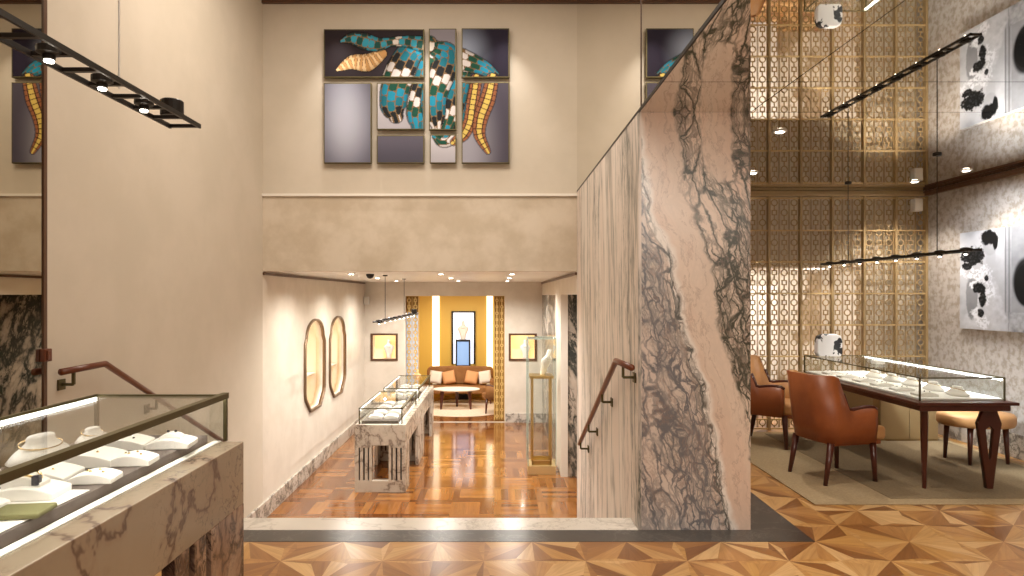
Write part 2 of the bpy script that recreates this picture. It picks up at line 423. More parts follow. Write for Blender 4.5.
def block_tris(x0, x1, y0, y1):
    out = []; B = 0.56; bw = 0.09
    rnd = random.Random(5)
    ni = math.ceil((x1-x0)/B); nj = math.ceil((y1-y0)/B)
    for i in range(ni):
        for j in range(nj):
            ox, oy = x0+i*B, y0+j*B
            def add(a, b, c, d, dr):
                p = clip([(a, c), (b, c), (b, d), (a, d)], x0, x1, y0, y1)
                if p: out.append((p, dr, rnd.choice(T2)))
            add(ox, ox+bw, oy+bw, oy+B, (0, 1)); add(ox, ox+B, oy, oy+bw, (1, 0))
            n = 5; w = (B-bw)/n
            for k in range(n):
                if (i+j) % 2: add(ox+bw+k*w, ox+bw+(k+1)*w, oy+bw, oy+B, (0, 1))
                else: add(ox+bw, ox+B, oy+bw+k*w, oy+bw+(k+1)*w, (1, 0))
    return out
face_floor('floor', block_tris(XL, 2.2, 6.3, 17.6), LF, M_wood2, T2, [(XL, 2.2, 6.3, 17.6, LF-.2, LF-.004)])

# dark stone border and white sill at the head of the stair
o = struct('trim_1', [(XL, 2.07, 4.23, 4.44, -.2, 0.002), (XB, 2.07, 4.44, D2, -.2, 0.002)], M_grey)
o = struct('trim_2', [(XL, XR, 4.44, 4.53, -.16, 0.003), (XL, XR, 4.535, 4.70, -.16, -0.003)], M_sill, 0.004)
# stair going down: seven risers
steps = []
n = 7; rise = -LF/n; run = 0.29
for k in range(1, n):
    steps.append((XL, XR, 4.70+(k-1)*run, 4.70+k*run+(0.02 if k < n-1 else 0), LF, -k*rise))
struct('floor', steps, M_sill)
bpy.data.objects[-1] if False else None

# ------------------------------------------------------------------ walls and ceilings
T = 0.12
struct('wall_left', (XL-T, XL, 4.08, D2, LF, CT), M_plaster)
# lower left wall with two arched showcase openings
def arch_outline(y0, y1, z0, z1, n=7, inset=0.0):
    """rounded tablet with stepped shoulders, top and bottom"""
    y0 += inset; y1 -= inset; z0 += inset; z1 -= inset
    w = y1-y0; c = (y0+y1)/2; q = .25*w; ch = .19*w; st = .07*w
    pts = [(y0+q, z0), (y1-q, z0), (y1-st*.4, z0+ch), (y1, z0+ch+st), (y1, z1-.26*w-st), (y1-st, z1-.26*w+.02)]
    R_ = w/2-st
    for k in range(1, 2*n):
        a_ = PI*k/(2*n); pts.append((c+R_*math.cos(a_), z1-.24*w+.24*w*math.sin(a_)))
    pts += [(y0+st, z1-.26*w+.02), (y0, z1-.26*w-st), (y0, z0+ch+st), (y0+st*.4, z0+ch)]
    return pts
WIN = [(9.56, 10.62), (10.98, 12.06)]
WZ = (-0.13, 1.22)
wl = plate('wall_left', rect(D2, D3, LF, CL), [arch_outline(a, b, *WZ) for a, b in WIN], T, M_lower, lambda u, v, w_: (XL-w_, u, v)); wl['kind'] = 'structure'
for i, (a, b) in enumerate(WIN):
    t = thing('wall_showcase', ['arched backlit wall showcase nearer the stairs on the left wall', 'arched backlit wall showcase farther from the stairs, nearer the sofa'][i], 'showcase', (XL, (a+b)/2, WZ[0]), 0, 'arched showcases in the left wall')
    def loc(u, v, w_, a=a, b=b): return (-w_, u-(a+b)/2, v-WZ[0])
    f = plate('frame', arch_outline(a, b, *WZ, inset=-0.028), [arch_outline(a, b, *WZ, inset=0.002)], 0.05, M_frame, lambda u, v, w_: (0.035-w_, u-(a+b)/2, v-WZ[0])); f.parent = t
    bk = boxo('back_panel', (-0.40, -0.38, -(b-a)/2-.05, (b-a)/2+.05, -.05, WZ[1]-WZ[0]+.05), M_niche, t)
    boxo('side_panel', [(-.40, -T-.002, -(b-a)/2-.05, -(b-a)/2-.03, -.05, 1.4), (-.40, -T-.002, (b-a)/2+.03, (b-a)/2+.05, -.05, 1.4), (-.40, -T-.002, -(b-a)/2-.05, (b-a)/2+.05, -.07, -.05), (-.40, -T-.002, -(b-a)/2-.05, (b-a)/2+.05, 1.4, 1.42)], M_white, t)
    boxo('shelf', (-.38, -.14, -(b-a)/2+.0, (b-a)/2, .47, .485), M_white, t)
    light('POINT', (XL-.2, (a+b)/2, .95), 2.0, WARM, size=0.04)
    SHOW = globals().get('SHOW', [])+[(a+b)/2]

# back wall of the lower room with alcove opening and two square niches
ax0, ax1 = -1.96, .163
NZ = (.225, .79)
NIC = [(-2.69, -2.13), (.26, .84)]
wb = plate('wall_back', rect(XL, 2.2, LF, CL), [rect(ax0, ax1, LF-.0+.001, 1.6)]+[rect(a+.03, b-.03, NZ[0]+.03, NZ[1]-.03) for a, b in NIC], .14, M_lower, lambda u, v, w_: (u, D3+w_, v)); wb['kind'] = 'structure'
struct('wall_right', (XR, 2.2, 9.75+.0, D3, 1.62, CL), M_lower)
struct('wall_right', (XR, 1.04, 10.62, D3, LF, 1.62), M_dkmarble)
struct('wall_right', (XR-.01, 1.06, 9.72, 10.62, LF, 1.62), M_white)
struct('wall_right', (1.06, 2.2, 9.75, 9.85, LF, 1.62), M_dkmarble)
struct('wall_right', (XR, 2.2, D2+.02, 9.75, 1.62, CL), M_lower)
struct('ceiling', (XL, 2.2, D2+.141, D3+.1, CL, CL+.1), M_ceil)
struct('wall_right', (2.1, 2.2, D2, 9.75, LF, 1.62), M_lower)
# skirtings and brown ceiling trims
struct('baseboard_left', (XL, XL+.025, 6.5, D3, LF, LF+.21), M_skirt, .004)
struct('baseboard_back', [(XL+.025, ax0-.02, D3-.025, D3, LF, LF+.2), (ax1+.02, XR, D3-.025, D3, LF, LF+.2)], M_skirt, .004)
struct('trim_3', (XL, XL+.02, D2, D3, CL-.045, CL-.012), M_brown)
struct('trim_4', (XR-.02, XR, D2, D3, CL-.045, CL-.012), M_brown)
# header and art wall
struct('wall_header', (XL, XR, D2-.0, D2+.14, CL, CH-.045), M_header)
struct('wall_back', (XL, XR, D2, D2+.14, CH-.045, CT), M_plaster)
struct('trim_5', (XL, XR, D2-.03, D2, CH-.05, CH-.02), M_white)
struct('trim_6', (XL, XE, D2-.04, D2, CT-.05, CT), M_brown)
struct('ceiling', (XL-T, XR, -2.5, D2+.14, CT, CT+.1), M_ceil)
struct('wall_rear', (XL-T, XE+T, -2.62, -2.5, -.25, CT), M_plaster)
# mirror on the near part of the left wall
t = struct('wall_left', (XL-T, XL, -2.5, 4.055, -.25, CT), M_mirror_d)
struct('trim_7', (XL-T, XL+.008, 4.055, 4.085, -.02, CT), M_brown)
h = tag(boxo('door_pull', [(XL, XL+.03, 4.03, 4.10, 1.19, 1.27), (XL+.03, XL+.04, 4.045, 4.085, 1.20, 1.26)], M_rail, None, .006), 'small brown square pull on the dark seam beside the left mirror', 'pull')
# marble block between stair and right room
struct('wall_centre', (XR+.02, XB, D1-.0, D1+.02, 0.0, CH), M_block)
struct('wall_centre', (XR, XR+.02, D1, D2, LF, CH), M_streak)
struct('wall_centre', (XB-.02, XB, D1+.02, D2, 0, CH), M_block)
struct('wall_centre', (XR+.02, XB-.02, D1+.02, D2, LF, CH-.01), M_white)
# vertical mirror above the right room's ceiling line
struct('wall_right', (XR, XR+.03, -2.5, D2, CH+.02, CT), M_mirror)
struct('trim_8', (XR-.001, XR+.008, -2.5, D2, CH-.001, CH+.02), M_black)
struct('trim_9', (XR-.004, XR+.001, 4.355, 4.367, CH+.02, CT), M_brown)
# mirrored ceiling of the right room in panels with fine dark joints
gx = [XR+.006, XB, XE]; gy = [-2.5, -.2, 1.8, 3.81, D1 , D2]
pan = []
for a, b in zip(gx[:-1], gx[1:]):
    for c, d in zip(gy[:-1], gy[1:]):
        if d <= D1 or a >= XB: pan.append((a+.003, b-.003, c+.003, d-.003, CH, CH+.02))
struct('ceiling', pan, M_mirror)
struct('ceiling', (XR+.03, XE+T, -2.5, D2, CH+.021, CH+.05), M_black)
# right wall of the right room
struct('wall_right', (XE, XE+T, -2.5, D2+.2, 0, CH), M_damask)
struct('baseboard_right', (XE-.025, XE, -2.5, D2-.1, 0, .24), M_skirt, .005)
struct('trim_10', [(XE-.05, XE, -2.5, D2-.08, CH-.065, CH-.035), (XE-.035, XE, -2.5, D2-.08, CH-.035, CH-.004)], M_brown, .004)

# ------------------------------------------------------------------ lattice screen
def lattice_mesh(bm, x0, x1, z0, z1, cell, y, th, wd, seg=14, depth=.012):
    nx = max(1, round((x1-x0)/cell)); nz = max(1, round((z1-z0)/cell)); cx = (x1-x0)/nx; cz = (z1-z0)/nz
    def loop(outer, inner):
        n = len(outer)
        A = [bm.verts.new((p[0], y, p[1])) for p in outer]; B = [bm.verts.new((p[0], y, p[1])) for p in inner]
        C = [bm.verts.new((p[0], y+depth, p[1])) for p in outer]; D = [bm.verts.new((p[0], y+depth, p[1])) for p in inner]
        for i in range(n):
            j = (i+1) % n
            bm.faces.new([A[i], A[j], B[j], B[i]]); bm.faces.new([B[i], B[j], D[j], D[i]]); bm.faces.new([A[i], C[i], C[j], A[j]])
    for i in range(nx):
        u = x0+(i+.5)*cx
        for j in range(nz):
            v = z0+(j+.5)*cz
            if (i+j) % 2 == 0:
                r = cx*.36; ring = [(math.cos(2*PI*k/seg), math.sin(2*PI*k/seg)) for k in range(seg)]
                loop([(u+a*(r), v+b*(r)) for a, b in ring], [(u+a*(r-wd), v+b*(r-wd)) for a, b in ring])
                l0 = r
            else:
                r = cx*.27
                sq = [(-1, -1), (1, -1), (1, 1), (-1, 1)]
                loop([(u+a*r, v+b*r) for a, b in sq], [(u+a*(r-wd), v+b*(r-wd)) for a, b in sq])
                l0 = r
            # ties to the neighbours
            bm_box(bm, u-wd/2, u+wd/2, y+.001, y+depth, v+l0-wd/2, v+cz/2)
            bm_box(bm, u-wd/2, u+wd/2, y+.001, y+depth, v-cz/2, v-l0+wd/2)
        for s in (0, 1):
            xx = x0+(i+s)*cx+(.006 if s == 0 else -.006)
            bm_box(bm, xx-.0025, xx+.0025, y+.002, y+depth, z0, z1)
t = thing('lattice_screen', 'tall gold lattice screen of circles and squares behind the glass table', 'screen', ((XB+XE)/2, D2-.1, 0))
ox, oy = t.location.x, t.location.y
bays = 9; bwid = (XE-XB)/bays
hz = [0.02]+[CH-.10-.375*k for k in range(7, 0, -1)]+[CH-.09]
hz[0] = 0.02
for i in range(bays):
    bm = bmesh.new()
    lattice_mesh(bm, XB+i*bwid+.012-ox, XB+(i+1)*bwid-.012-ox, .03, CH-.08, .118, 0.0, 0, .012)
    obj('lattice_panel', bm, M_bronze, t)
for i in range(bays+1):
    xx = min(max(XB+i*bwid, XB+.015), XE-.015)-ox
    boxo('upright', (xx-.014, xx+.014, -.03, .03, 0, CH-.07), M_bronze, t)
for z in hz:
    boxo('crossbar', (XB+.001-ox, XE-.001-ox, -.018, -.004, z-.009, z+.009), M_brassl, t)
boxo('top_rail', [(XB+.001-ox, XE-.062-ox, -.06, .04, CH-.07, CH-.035), (XB+.001-ox, XE-.062-ox, -.035, .04, CH-.035, CH-.002)], M_bronze, t, .006)
# backing walls behind the screen and the bright room seen through it
struct('wall_back', [(2.2, XE, D2+.10, D2+.2, 1.95, CH), (4.45, XE, D2+.10, D2+.2, 0, 1.95), (XB, 2.2, D2+.02, D2+.1, 0, CH)], M_backing)
struct('wall_back', (2.2, XE, 10.1, 10.2, 0, 1.95), M_behind)
struct('wall_left', (2.2, 2.3, D2+.1, 10.1, 0, 1.95), M_behind)
struct('ceiling', (2.2, XE, D2+.2, 10.2, 1.95, 2.05), M_ceil)
struct('wall_right', (5.03, XE, D2+.2, 10.1, 0, 1.95), M_lower)
light('SPOT', (2.9, 8.12, 1.88), 75, NEUT, (3.0, 10.1, .7), size=0.03, angle=130)
light('SPOT', (4.1, 8.12, 1.88), 75, NEUT, (4.0, 10.1, .7), size=0.03, angle=130)
t = thing('display_cabinet', 'tall white cabinet glimpsed through the lattice screen', 'cabinet', (3.9, 9.75, 0))
boxo('body', (-.3, .3, 0, .3, 0, 1.75), M_speak, t, .01); boxo('door', [(-.28, -.01, -.02, 0, .1, 1.7), (.01, .28, -.02, 0, .1, 1.7)], M_white, t, .004)
t = thing('wall_picture', 'small dark framed picture glimpsed through the left part of the lattice', 'picture', (3.75-.55, 10.08, 1.2))
boxo('frame', [(-.16, .16, -.02, .01, .0, .4)], M_black, t, .005); boxo('print', (-.12, .12, -.025, -.02, .05, .35), M_tan, t)

# ------------------------------------------------------------------ printed pictures (colour grids)
def print_mesh(name, fn, nu, nv, to3d, parent, rough=0.35):
    us, vs = np.linspace(0, 1, nu), np.linspace(0, 1, nv)
    U, V = np.meshgrid(us, vs); col = fn(U.ravel(), V.ravel())
    verts = [to3d(u, v) for u, v in zip(U.ravel(), V.ravel())]
    faces = [(j*nu+i, j*nu+i+1, (j+1)*nu+i+1, (j+1)*nu+i) for j in range(nv-1) for i in range(nu-1)]
    me = bpy.data.meshes.new(name); me.from_pydata(verts, [], faces)
    ca = me.color_attributes.new('ink', 'FLOAT_COLOR', 'POINT')
    rgba = np.ones((len(verts), 4)); rgba[:, :3] = np.clip(col, 0, 1); ca.data.foreach_set('color', rgba.ravel())
    if 'print_ink' not in MATS:
        m = mat('print_ink', (.5, .5, .5), .6, spec=.15); k = NT(m)
        k.link(k.n('ShaderNodeVertexColor', _layer_name='ink').outputs[0], 'Base Color')
    me.materials.append(MATS['print_ink'])
    o = bpy.data.objects.new(name, me); COL.objects.link(o); o.parent = parent
    return o
def sm(a, b, x): t_ = np.clip((x-a)/(b-a), 0, 1); return t_*t_*(3-2*t_)
BODIES = [  # (points, radii, kind)
    ([(520, 240), (505, 330), (480, 395), (455, 412), (432, 400)], [26, 32, 34, 26, 12], 'scale'),
    ([(562, 225), (550, 300), (540, 360), (520, 400), (495, 420)], [18, 20, 20, 18, 12], 'gold'),
    ([(520, 160), (500, 230), (480, 310), (462, 375)], [30, 40, 42, 30], 'scale'),
    ([(515, 160), (550, 172), (590, 188), (622, 210)], [38, 32, 24, 16], 'scale'),
    ([(430, 120), (418, 180), (392, 260), (376, 330), (378, 370)], [26, 38, 40, 36, 22], 'scale'),
    ([(420, 120), (470, 140), (455, 200), (430, 270), (432, 340), (436, 375)], [20, 40, 46, 42, 34, 18], 'scale'),
    ([(410, 105), (360, 130), (325, 190), (302, 255), (298, 310), (306, 340)], [26, 40, 48, 48, 44, 24], 'scale'),
    ([(615, 225), (600, 285), (578, 345), (574, 400), (602, 455)], [20, 25, 23, 19, 8], 'gold'),
    ([(118, 192), (165, 168), (215, 168), (262, 140)], [5, 24, 30, 16], 'jaw'),
    ([(132, 96), (165, 88), (205, 98), (250, 108), (290, 100), (340, 98), (400, 108)], [6, 20, 28, 22, 14, 18, 28], 'head'),
]
def snake(px, py, bg):
    col = bg.copy()
    P = np.stack([px, py], 1)
    for pts, rad, kind in BODIES:
        # smooth polyline
        pts = np.array(pts, float); n_ = len(pts); tt = np.linspace(0, n_-1, (n_-1)*10+1)
        pp = []; rr = []
        for q in tt:
            i = min(int(q), n_-2); f = q-i
            p0, p1, p2, p3 = pts[max(i-1, 0)], pts[i], pts[i+1], pts[min(i+2, n_-1)]
            pp.append(.5*((2*p1)+(-p0+p2)*f+(2*p0-5*p1+4*p2-p3)*f*f+(-p0+3*p1-3*p2+p3)*f**3)); rr.append(rad[i]*(1-f)+rad[i+1]*f)
        pp = np.array(pp); rr = np.array(rr)
        best = np.full(len(px), 1e9); lat = np.zeros(len(px)); ss = np.zeros(len(px)); R = np.ones(len(px)); s0 = 0
        for a, b, ra, rb in zip(pp[:-1], pp[1:], rr[:-1], rr[1:]):
            d = b-a; L = np.hypot(*d); d = d/L
            q = P-a; al = np.clip(q@d, 0, L); c = q-al[:, None]*d; dist = np.hypot(c[:, 0], c[:, 1])
            msk = dist < best
            best[msk] = dist[msk]; lat[msk] = (q[:, 0]*d[1]-q[:, 1]*d[0])[msk]; ss[msk] = (s0+al)[msk]; R[msk] = (ra+(rb-ra)*al/L)[msk]
            s0 += L
        ins = best < R
        la = np.arcsin(np.clip(lat/R, -1, 1))/(PI/2)    # across
        if kind == 'gold':
            u = ss/17; seg = np.abs(u-np.round(u)); ed = (seg > .42)|(np.abs(np.abs(la)-.33) < .07)
            c = np.stack([.62+0*px, .34+.12*np.cos(la*3), .11+0*px], 1); red = np.abs(la) > .33
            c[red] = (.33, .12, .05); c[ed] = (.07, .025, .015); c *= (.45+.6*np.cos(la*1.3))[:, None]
        else:
            nac = {'scale': 5.0, 'head': 2.6, 'jaw': 1.0}[kind]; rl = {'scale': 33.0, 'head': 20.0, 'jaw': 9.0}[kind]
            v = (la*.5+.5)*nac+.3; cv = np.floor(v); fv = v-cv-.5
            q_ = ss/rl+.5*(cv % 2)+(.3*np.cos(la*1.5) if kind == 'jaw' else 0); row = np.floor(q_); fs = q_-row-.5
            edge = (np.abs(fv) > .44)|(np.abs(fs)+.25*np.abs(fv) > .50)
            key = (row+(1 if len(pts) > 5 else 0)) % 5
            c = np.zeros((len(px), 3)); c[:] = (.66, .62, .62)
            c[key == 2] = (.012, .24, .38); c[key == 3] = (.010, .15, .21); c[(key == 1)] = (.008, .07, .045); c[(key == 4)] = (.012, .014, .016)
            if kind == 'head':
                c[:] = (.03, .26, .36); c[(key == 2)|(key == 4)] = (.01, .06, .05); c[(key == 0)&(ss > 120)] = (.6, .55, .5); c[(ss < 90)&(np.abs(la) > .55)] = (.02, .03, .03)
            if kind == 'jaw': c[:] = (.50, .27, .10); c[row % 2 == 0] = (.72, .50, .27); edge = edge&(np.abs(fv) < .44)
            c[edge] = (.20, .12, .055) if kind != 'jaw' else (.08, .03, .015)
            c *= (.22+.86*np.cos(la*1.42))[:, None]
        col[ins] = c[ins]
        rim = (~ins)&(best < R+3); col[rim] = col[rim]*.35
    return col
PAN = [  # crop coordinates x0,x1,y0,y1, background kind, label
    (75, 397, 60, 215, 'dark', 'wide dark picture panel with the head of a jewelled snake'),
    (412, 500, 58, 383, 'grey', 'tall narrow picture panel with stacked blue and white snake coils'),
    (517, 670, 57, 215, 'glow', 'square dark picture panel at the upper right of the snake picture group'),
    (75, 228, 232, 490, 'pale', 'plain pale violet grey panel of the snake picture group'),
    (245, 397, 232, 382, 'white', 'square pale picture panel with two snake loops above the plain dark one'),
    (245, 397, 400, 490, 'slate', 'small plain slate coloured panel low in the snake picture group'),
    (415, 500, 398, 490, 'white', 'small pale panel with a coil edge below the tall narrow one'),
    (517, 670, 230, 490, 'mid', 'grey picture panel with the golden snake tail hanging down'),
]
K = 0.01196
def bgcol(kind, x, y, r):
    x0, x1, y0, y1 = r; u = (x-x0)/(x1-x0); v = (y-y0)/(y1-y0)
    def mixc(a, b, f): return np.array(a)[None, :]*(1-f[:, None])+np.array(b)[None, :]*f[:, None]
    if kind == 'dark': return mixc((.018, .011, .014), (.09, .075, .10), sm(.3, 1.0, u)*sm(0, 1, v)*.8)
    if kind == 'grey': return mixc((.22, .20, .23), (.40, .38, .42), sm(0, 1, v))
    if kind == 'glow': return mixc((.26, .30, .40), (.014, .009, .022), sm(.0, .75, np.hypot(u, 1.0*(v-.45))))
    if kind == 'pale': return mixc((.44, .45, .54), (.12, .115, .155), sm(0.05, .75, np.hypot((u-.45), (v-.45)*.9)))
    if kind == 'white': return mixc((.55, .53, .57), (.40, .38, .42), sm(0, 1, v))
    if kind == 'slate': return mixc((.11, .10, .135), (.07, .065, .09), sm(0, 1, v))
    return mixc((.30, .29, .34), (.07, .06, .085), sm(.1, 1.0, np.hypot(u, (v-.8)*.8)))
for (x0, x1, y0, y1, kind, lab) in PAN:
    ix0, ix1 = 300+x0/3.2, 300+x1/3.2; iy0, iy1 = 10+y0/3.2, 10+y1/3.2
    X0, X1 = (ix0-497)*K, (ix1-497)*K; Z1, Z0 = 1.6+(296-iy0)*K, 1.6+(296-iy1)*K
    t = thing('picture_panel', lab, 'picture', ((X0+X1)/2, D2, Z0), 0, 'panels of the snake picture')
    W, H = X1-X0, Z1-Z0
    boxo('frame', (-W/2, W/2, -.075, -.035, 0, H), M_brassd, t, .003)
    boxo('spacer', (-W/2+.04, W/2-.04, -.035, 0, .04, H-.04), M_white, t)
    r = (x0, x1, y0, y1)
    def fn(u, v, r=r, kind=kind):
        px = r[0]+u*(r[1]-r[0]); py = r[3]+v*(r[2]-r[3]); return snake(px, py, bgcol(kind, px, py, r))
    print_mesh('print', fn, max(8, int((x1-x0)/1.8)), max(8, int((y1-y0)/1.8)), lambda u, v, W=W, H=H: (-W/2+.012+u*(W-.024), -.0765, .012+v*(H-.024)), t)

def fbm(x, y, f, seed=0):
    out = np.zeros_like(x); amp = 1.0; tot = 0
    for o_ in range(4):
        r_ = np.random.RandomState(seed+o_); n_ = 64; g = r_.rand(n_, n_)
        xx = x*f*2**o_; yy = y*f*2**o_; xi = np.floor(xx).astype(int); yi = np.floor(yy).astype(int); fx = xx-xi; fy = yy-yi
        fx = fx*fx*(3-2*fx); fy = fy*fy*(3-2*fy)
        G = lambda i, j: g[i % n_, j % n_]
        out += amp*(G(xi, yi)*(1-fx)*(1-fy)+G(xi+1, yi)*fx*(1-fy)+G(xi, yi+1)*(1-fx)*fy+G(xi+1, yi+1)*fx*fy); tot += amp; amp *= .55
    return out/tot
def bw(u, v):   # u along the wall from far to near, v up: figure in a pale dress behind flowers, beside a window
    x = (497+3302/(7.13-2.1*u)-820)*2.88; y = 515-v*275
    n1 = fbm(x, y, .03, 3); n2 = fbm(x, y, .09, 7); n3 = fbm(x, y, .22, 11)
    c = .42+.25*n1+.12*v
    def blend(c, d, val, soft=.12):
        m_ = sm(1+soft, 1-soft, d) if False else 1-sm(1-soft, 1+soft, d)
        return c*(1-m_)+val*m_
    def el(cx, cy, rx, ry, w_=.0): return np.hypot((x-cx)/rx, (y-cy)/ry)+w_*(n2-.5)+w_*.7*(n3-.5)
    # window frame and curtain on the near side
    c = np.where(x > 532, .30+.22*(.5+.5*np.sin(x*.55))*(.5+n2), c)
    c = np.where((x > 552)&(x < 640), .52-.2*n1, c)
    c = blend(c, el(596, 385, 40, 62), .10); c = blend(c, el(596, 395, 33, 52), .015)
    c = np.where((x > 545)&(y > 465), .25+.45*n2, c)
    c = np.where(x > 645, .10+.5*n2*sm(730, 640, x)+.15, c)
    # dress
    w_ = 30+(y-380)*.30
    c = blend(c, np.abs(x-478)/np.maximum(w_, 8)+(y < 370)*5+.25*(n2-.5), .78-.25*n2)
    # neck, face, hair
    c = blend(c, el(492, 315, 14, 40), .60); c = blend(c, el(490, 285, 20, 26), .66-.2*n1); c = blend(c, el(487, 262, 25, 20, .5), .03)
    c = blend(c, el(505, 275, 8, 22, .3), .05)
    # arm in grey
    c = blend(c, el(438, 425, 17, 62, .2), .26+.15*n1)
    # flowers: pale ruffles with dark hearts
    for cx, cy, r_ in ((428, 352, 22), (452, 362, 22), (478, 352, 18), (474, 380, 22), (486, 410, 20), (470, 436, 18), (456, 470, 18), (470, 496, 18), (446, 390, 14)):
        d = el(cx, cy, r_, r_*.8, 1.1); c = blend(c, d, .88-.45*(n3 > .55)*1.0*n2, .18)
    for cx, cy, rx, ry in ((440, 310, 32, 27), (425, 336, 13, 12), (460, 398, 17, 15), (468, 432, 11, 20), (464, 468, 9, 13), (480, 372, 6, 8)):
        c = blend(c, el(cx, cy, rx, ry, .9), .02+.10*(n3 > .6), .12)
    c = np.clip((c-.08)*1.0, .01, .85)
    return np.stack([c*.94, c*.97, c*1.06], 1)
t = thing('wall_photograph', 'large black and white photograph of a figure with flowers on the right wall', 'photograph', (XE, 6.08, 1.246))
boxo('frame', (-.05, 0, -1.05, 1.05, 0, 1.041), M_speak, t, .003)
print_mesh('print', lambda u, v: bw(u, v), 300, 150, lambda u, v: (-.052, 1.05-u*2.1, v*1.041), t)
light('SPOT', (4.35, 6.1, 2.78), 45, COOL, (5.1, 6.6, 1.7), size=.03, angle=100)  # unseen spot added to brighten the photograph

# ------------------------------------------------------------------ handrails
def handrail(name, label, pts, brackets, side, sgn):
    t = thing(name, label, 'handrail', (side, pts[0][0], pts[0][1]))
    xo = sgn*.085; y0, z0 = pts[0]
    bm = bmesh.new(); bm_tube(bm, [(xo, y-y0, z-z0) for y, z in pts], .022, 14); obj('rail', bm, M_rail, t, smooth=True)
    for (y, z) in brackets:
        bm = bmesh.new(); y -= y0; z -= z0
        bm_box(bm, xo-.009, xo+.009, y-.009, y+.009, z-.09, z-.015)
        bm_box(bm, min(xo, sgn*.008), max(xo, sgn*.008), y-.009, y+.009, z-.098, z-.08)
        bm_box(bm, min(0, sgn*.012), max(0, sgn*.012), y-.035, y+.035, z-.125, z-.055)
        obj('bracket', bm, M_brassd, t, .002)
    return t
handrail('handrail', 'mahogany handrail on the beige wall behind the near glass counter', [(4.10, 1.12), (4.56, 1.125), (6.9, -.05)], [(4.22, 1.115), (5.25, .78), (6.4, .20)], XL, 1)
handrail('handrail', 'mahogany handrail on the streaked marble wall beside the stair', [(4.26, 1.13), (4.82, 1.12), (6.95, .02)], [(4.55, 1.12), (5.45, .80), (6.25, .385), (6.85, .08)], XR, -1)

# ------------------------------------------------------------------ counters with glass cases
def counter(label, x0, x1, y0, y1, z0, sidearm, mtop, mleg, ledside='left', glass=None, group=None, ht=.93, apron=.285):
    cx, cy = (x0+x1)/2, (y0+y1)/2
    t = thing('display_counter', label, 'counter', (cx, cy, z0), 0, group)
    a, b, c, d = x0-cx, x1-cx, y0-cy, y1-cy
    boxo('counter_body', (a, b, c, d, ht-apron, ht), mtop, t, .004)
    for sx in (0, 1):
        for sy in (0, 1):
            bm = bmesh.new(); zt = ht-apron
            ya, dy = (c, 1) if sy == 0 else (d, -1); xa, dx = (a, 1) if sx == 0 else (b, -1)
            def B(u0, u1, v0, v1, zz0=0, zz1=None):
                xs = sorted((xa+dx*u0, xa+dx*u1)); ys = sorted((ya+dy*v0, ya+dy*v1)); bm_box(bm, xs[0], xs[1], ys[0], ys[1], zz0, zz1 or zt)
            v = 0
            for (kind, ln) in sidearm:
                if kind: B(0, .05, v, v+ln)
                v += ln
            # arm along the end face: slat, gap, slat, gap, slat
            B(.05, .055, 0, .10); 
            for u0, u1 in ((.075, .115), (.14, .18)): B(u0, u1, 0, .10)
            B(.20, .235, 0, .10)
            B(.051, .236, -.001, .101, 0, .16); B(.051, .236, -.001, .101, zt-.03, zt-.001)
            obj('leg', bm, mleg, t, .002)
            u = .055; bm = bmesh.new()
            xs = sorted((xa+dx*.056, xa+dx*.199)); ys = sorted((ya+dy*.04, ya+dy*.06)); bm_box(bm, xs[0], xs[1], ys[0], ys[1], .161, zt-.031)
            ys = sorted((ya+dy*.101, ya+dy*(v-.002))); xs = sorted((xa+dx*.02, xa+dx*.03)); bm_box(bm, xs[0], xs[1], ys[0], ys[1], .02, zt-.002)
            obj('slot_backing', bm, M_dark, t)
    for (ya, yb) in ((c, c+.10), (d-.10, d)):
        boxo('base_rail', (a+.236, b-.236, ya, yb, 0, .16), mleg, t, .003)
    # glass case
    gx0, gx1, gy0, gy1, gh = glass; gx0 -= cx; gx1 -= cx; gy0 -= cy; gy1 -= cy; r = .008
    zb, zt = ht+.001, ht+gh
    boxo('glass_case', [(gx0, gx0+.006, gy0, gy1, zb, zt), (gx1-.006, gx1, gy0, gy1, zb, zt), (gx0+.006, gx1-.006, gy0, gy0+.006, zb, zt), (gx0+.006, gx1-.006, gy1-.006, gy1, zb, zt), (gx0, gx1, gy0, gy1, zt, zt+.006)], M_glass, t)
    fr = []
    for xx in (gx0, gx1):
        for yy in (gy0, gy1): fr.append((xx-r, xx+r, yy-r, yy+r, zb, zt+.008))
    for yy in (gy0, gy1): fr.append((gx0, gx1, yy-r, yy+r, zt-.004, zt+.010))
    xf, xl = (gx1, gx0) if ledside == 'left' else (gx0, gx1)
    fr.append((xf-.016, xf+.014, gy0-r, gy1+r, zt-.008, zt+.018))
    fr.append((xl-r, xl+r, gy0-r, gy1+r, zt+.001, zt+.012))
    boxo('case_frame', fr, M_brassd, t, .001)
    boxo('light_strip', (xl-.007, xl+.007, gy0, gy1, zt-.018, zt-.001), M_led, t)
    boxo('light_strip', (xf-.011, xf-.003, gy0+.01, gy1-.01, zt-.013, zt-.0085), M_led, t)
    boxo('display_deck', (gx0+.03, gx1-.055, gy0+.03, gy1-.06, ht+.001, ht+.04), M_taupe, t, .003)
    boxo('white_ledge', (gx1-.045, gx1-.012, gy0+.02, gy1-.02, ht+.001, ht+.006), M_padw, t)
    return t
counter('marble counter with long glass case in the left foreground', -1.93, -1.167, .72, 2.996, 0, [(1, .34), (0, .045), (1, .10), (0, .045), (1, .11)], M_counter_shade, M_leg, glass=(-1.85, -1.255, .80, 3.024-.02, .205))
o = light('AREA', (-1.82, 1.9, 1.11), 1.7, NEUT, sx=.03, sy=2.1); o.rotation_euler = (0, math.radians(35), 0)
o = light('AREA', (-1.27, 1.9, 1.11), 2.2, NEUT, sx=.02, sy=2.1); o.rotation_euler = (0, math.radians(-28), 0)
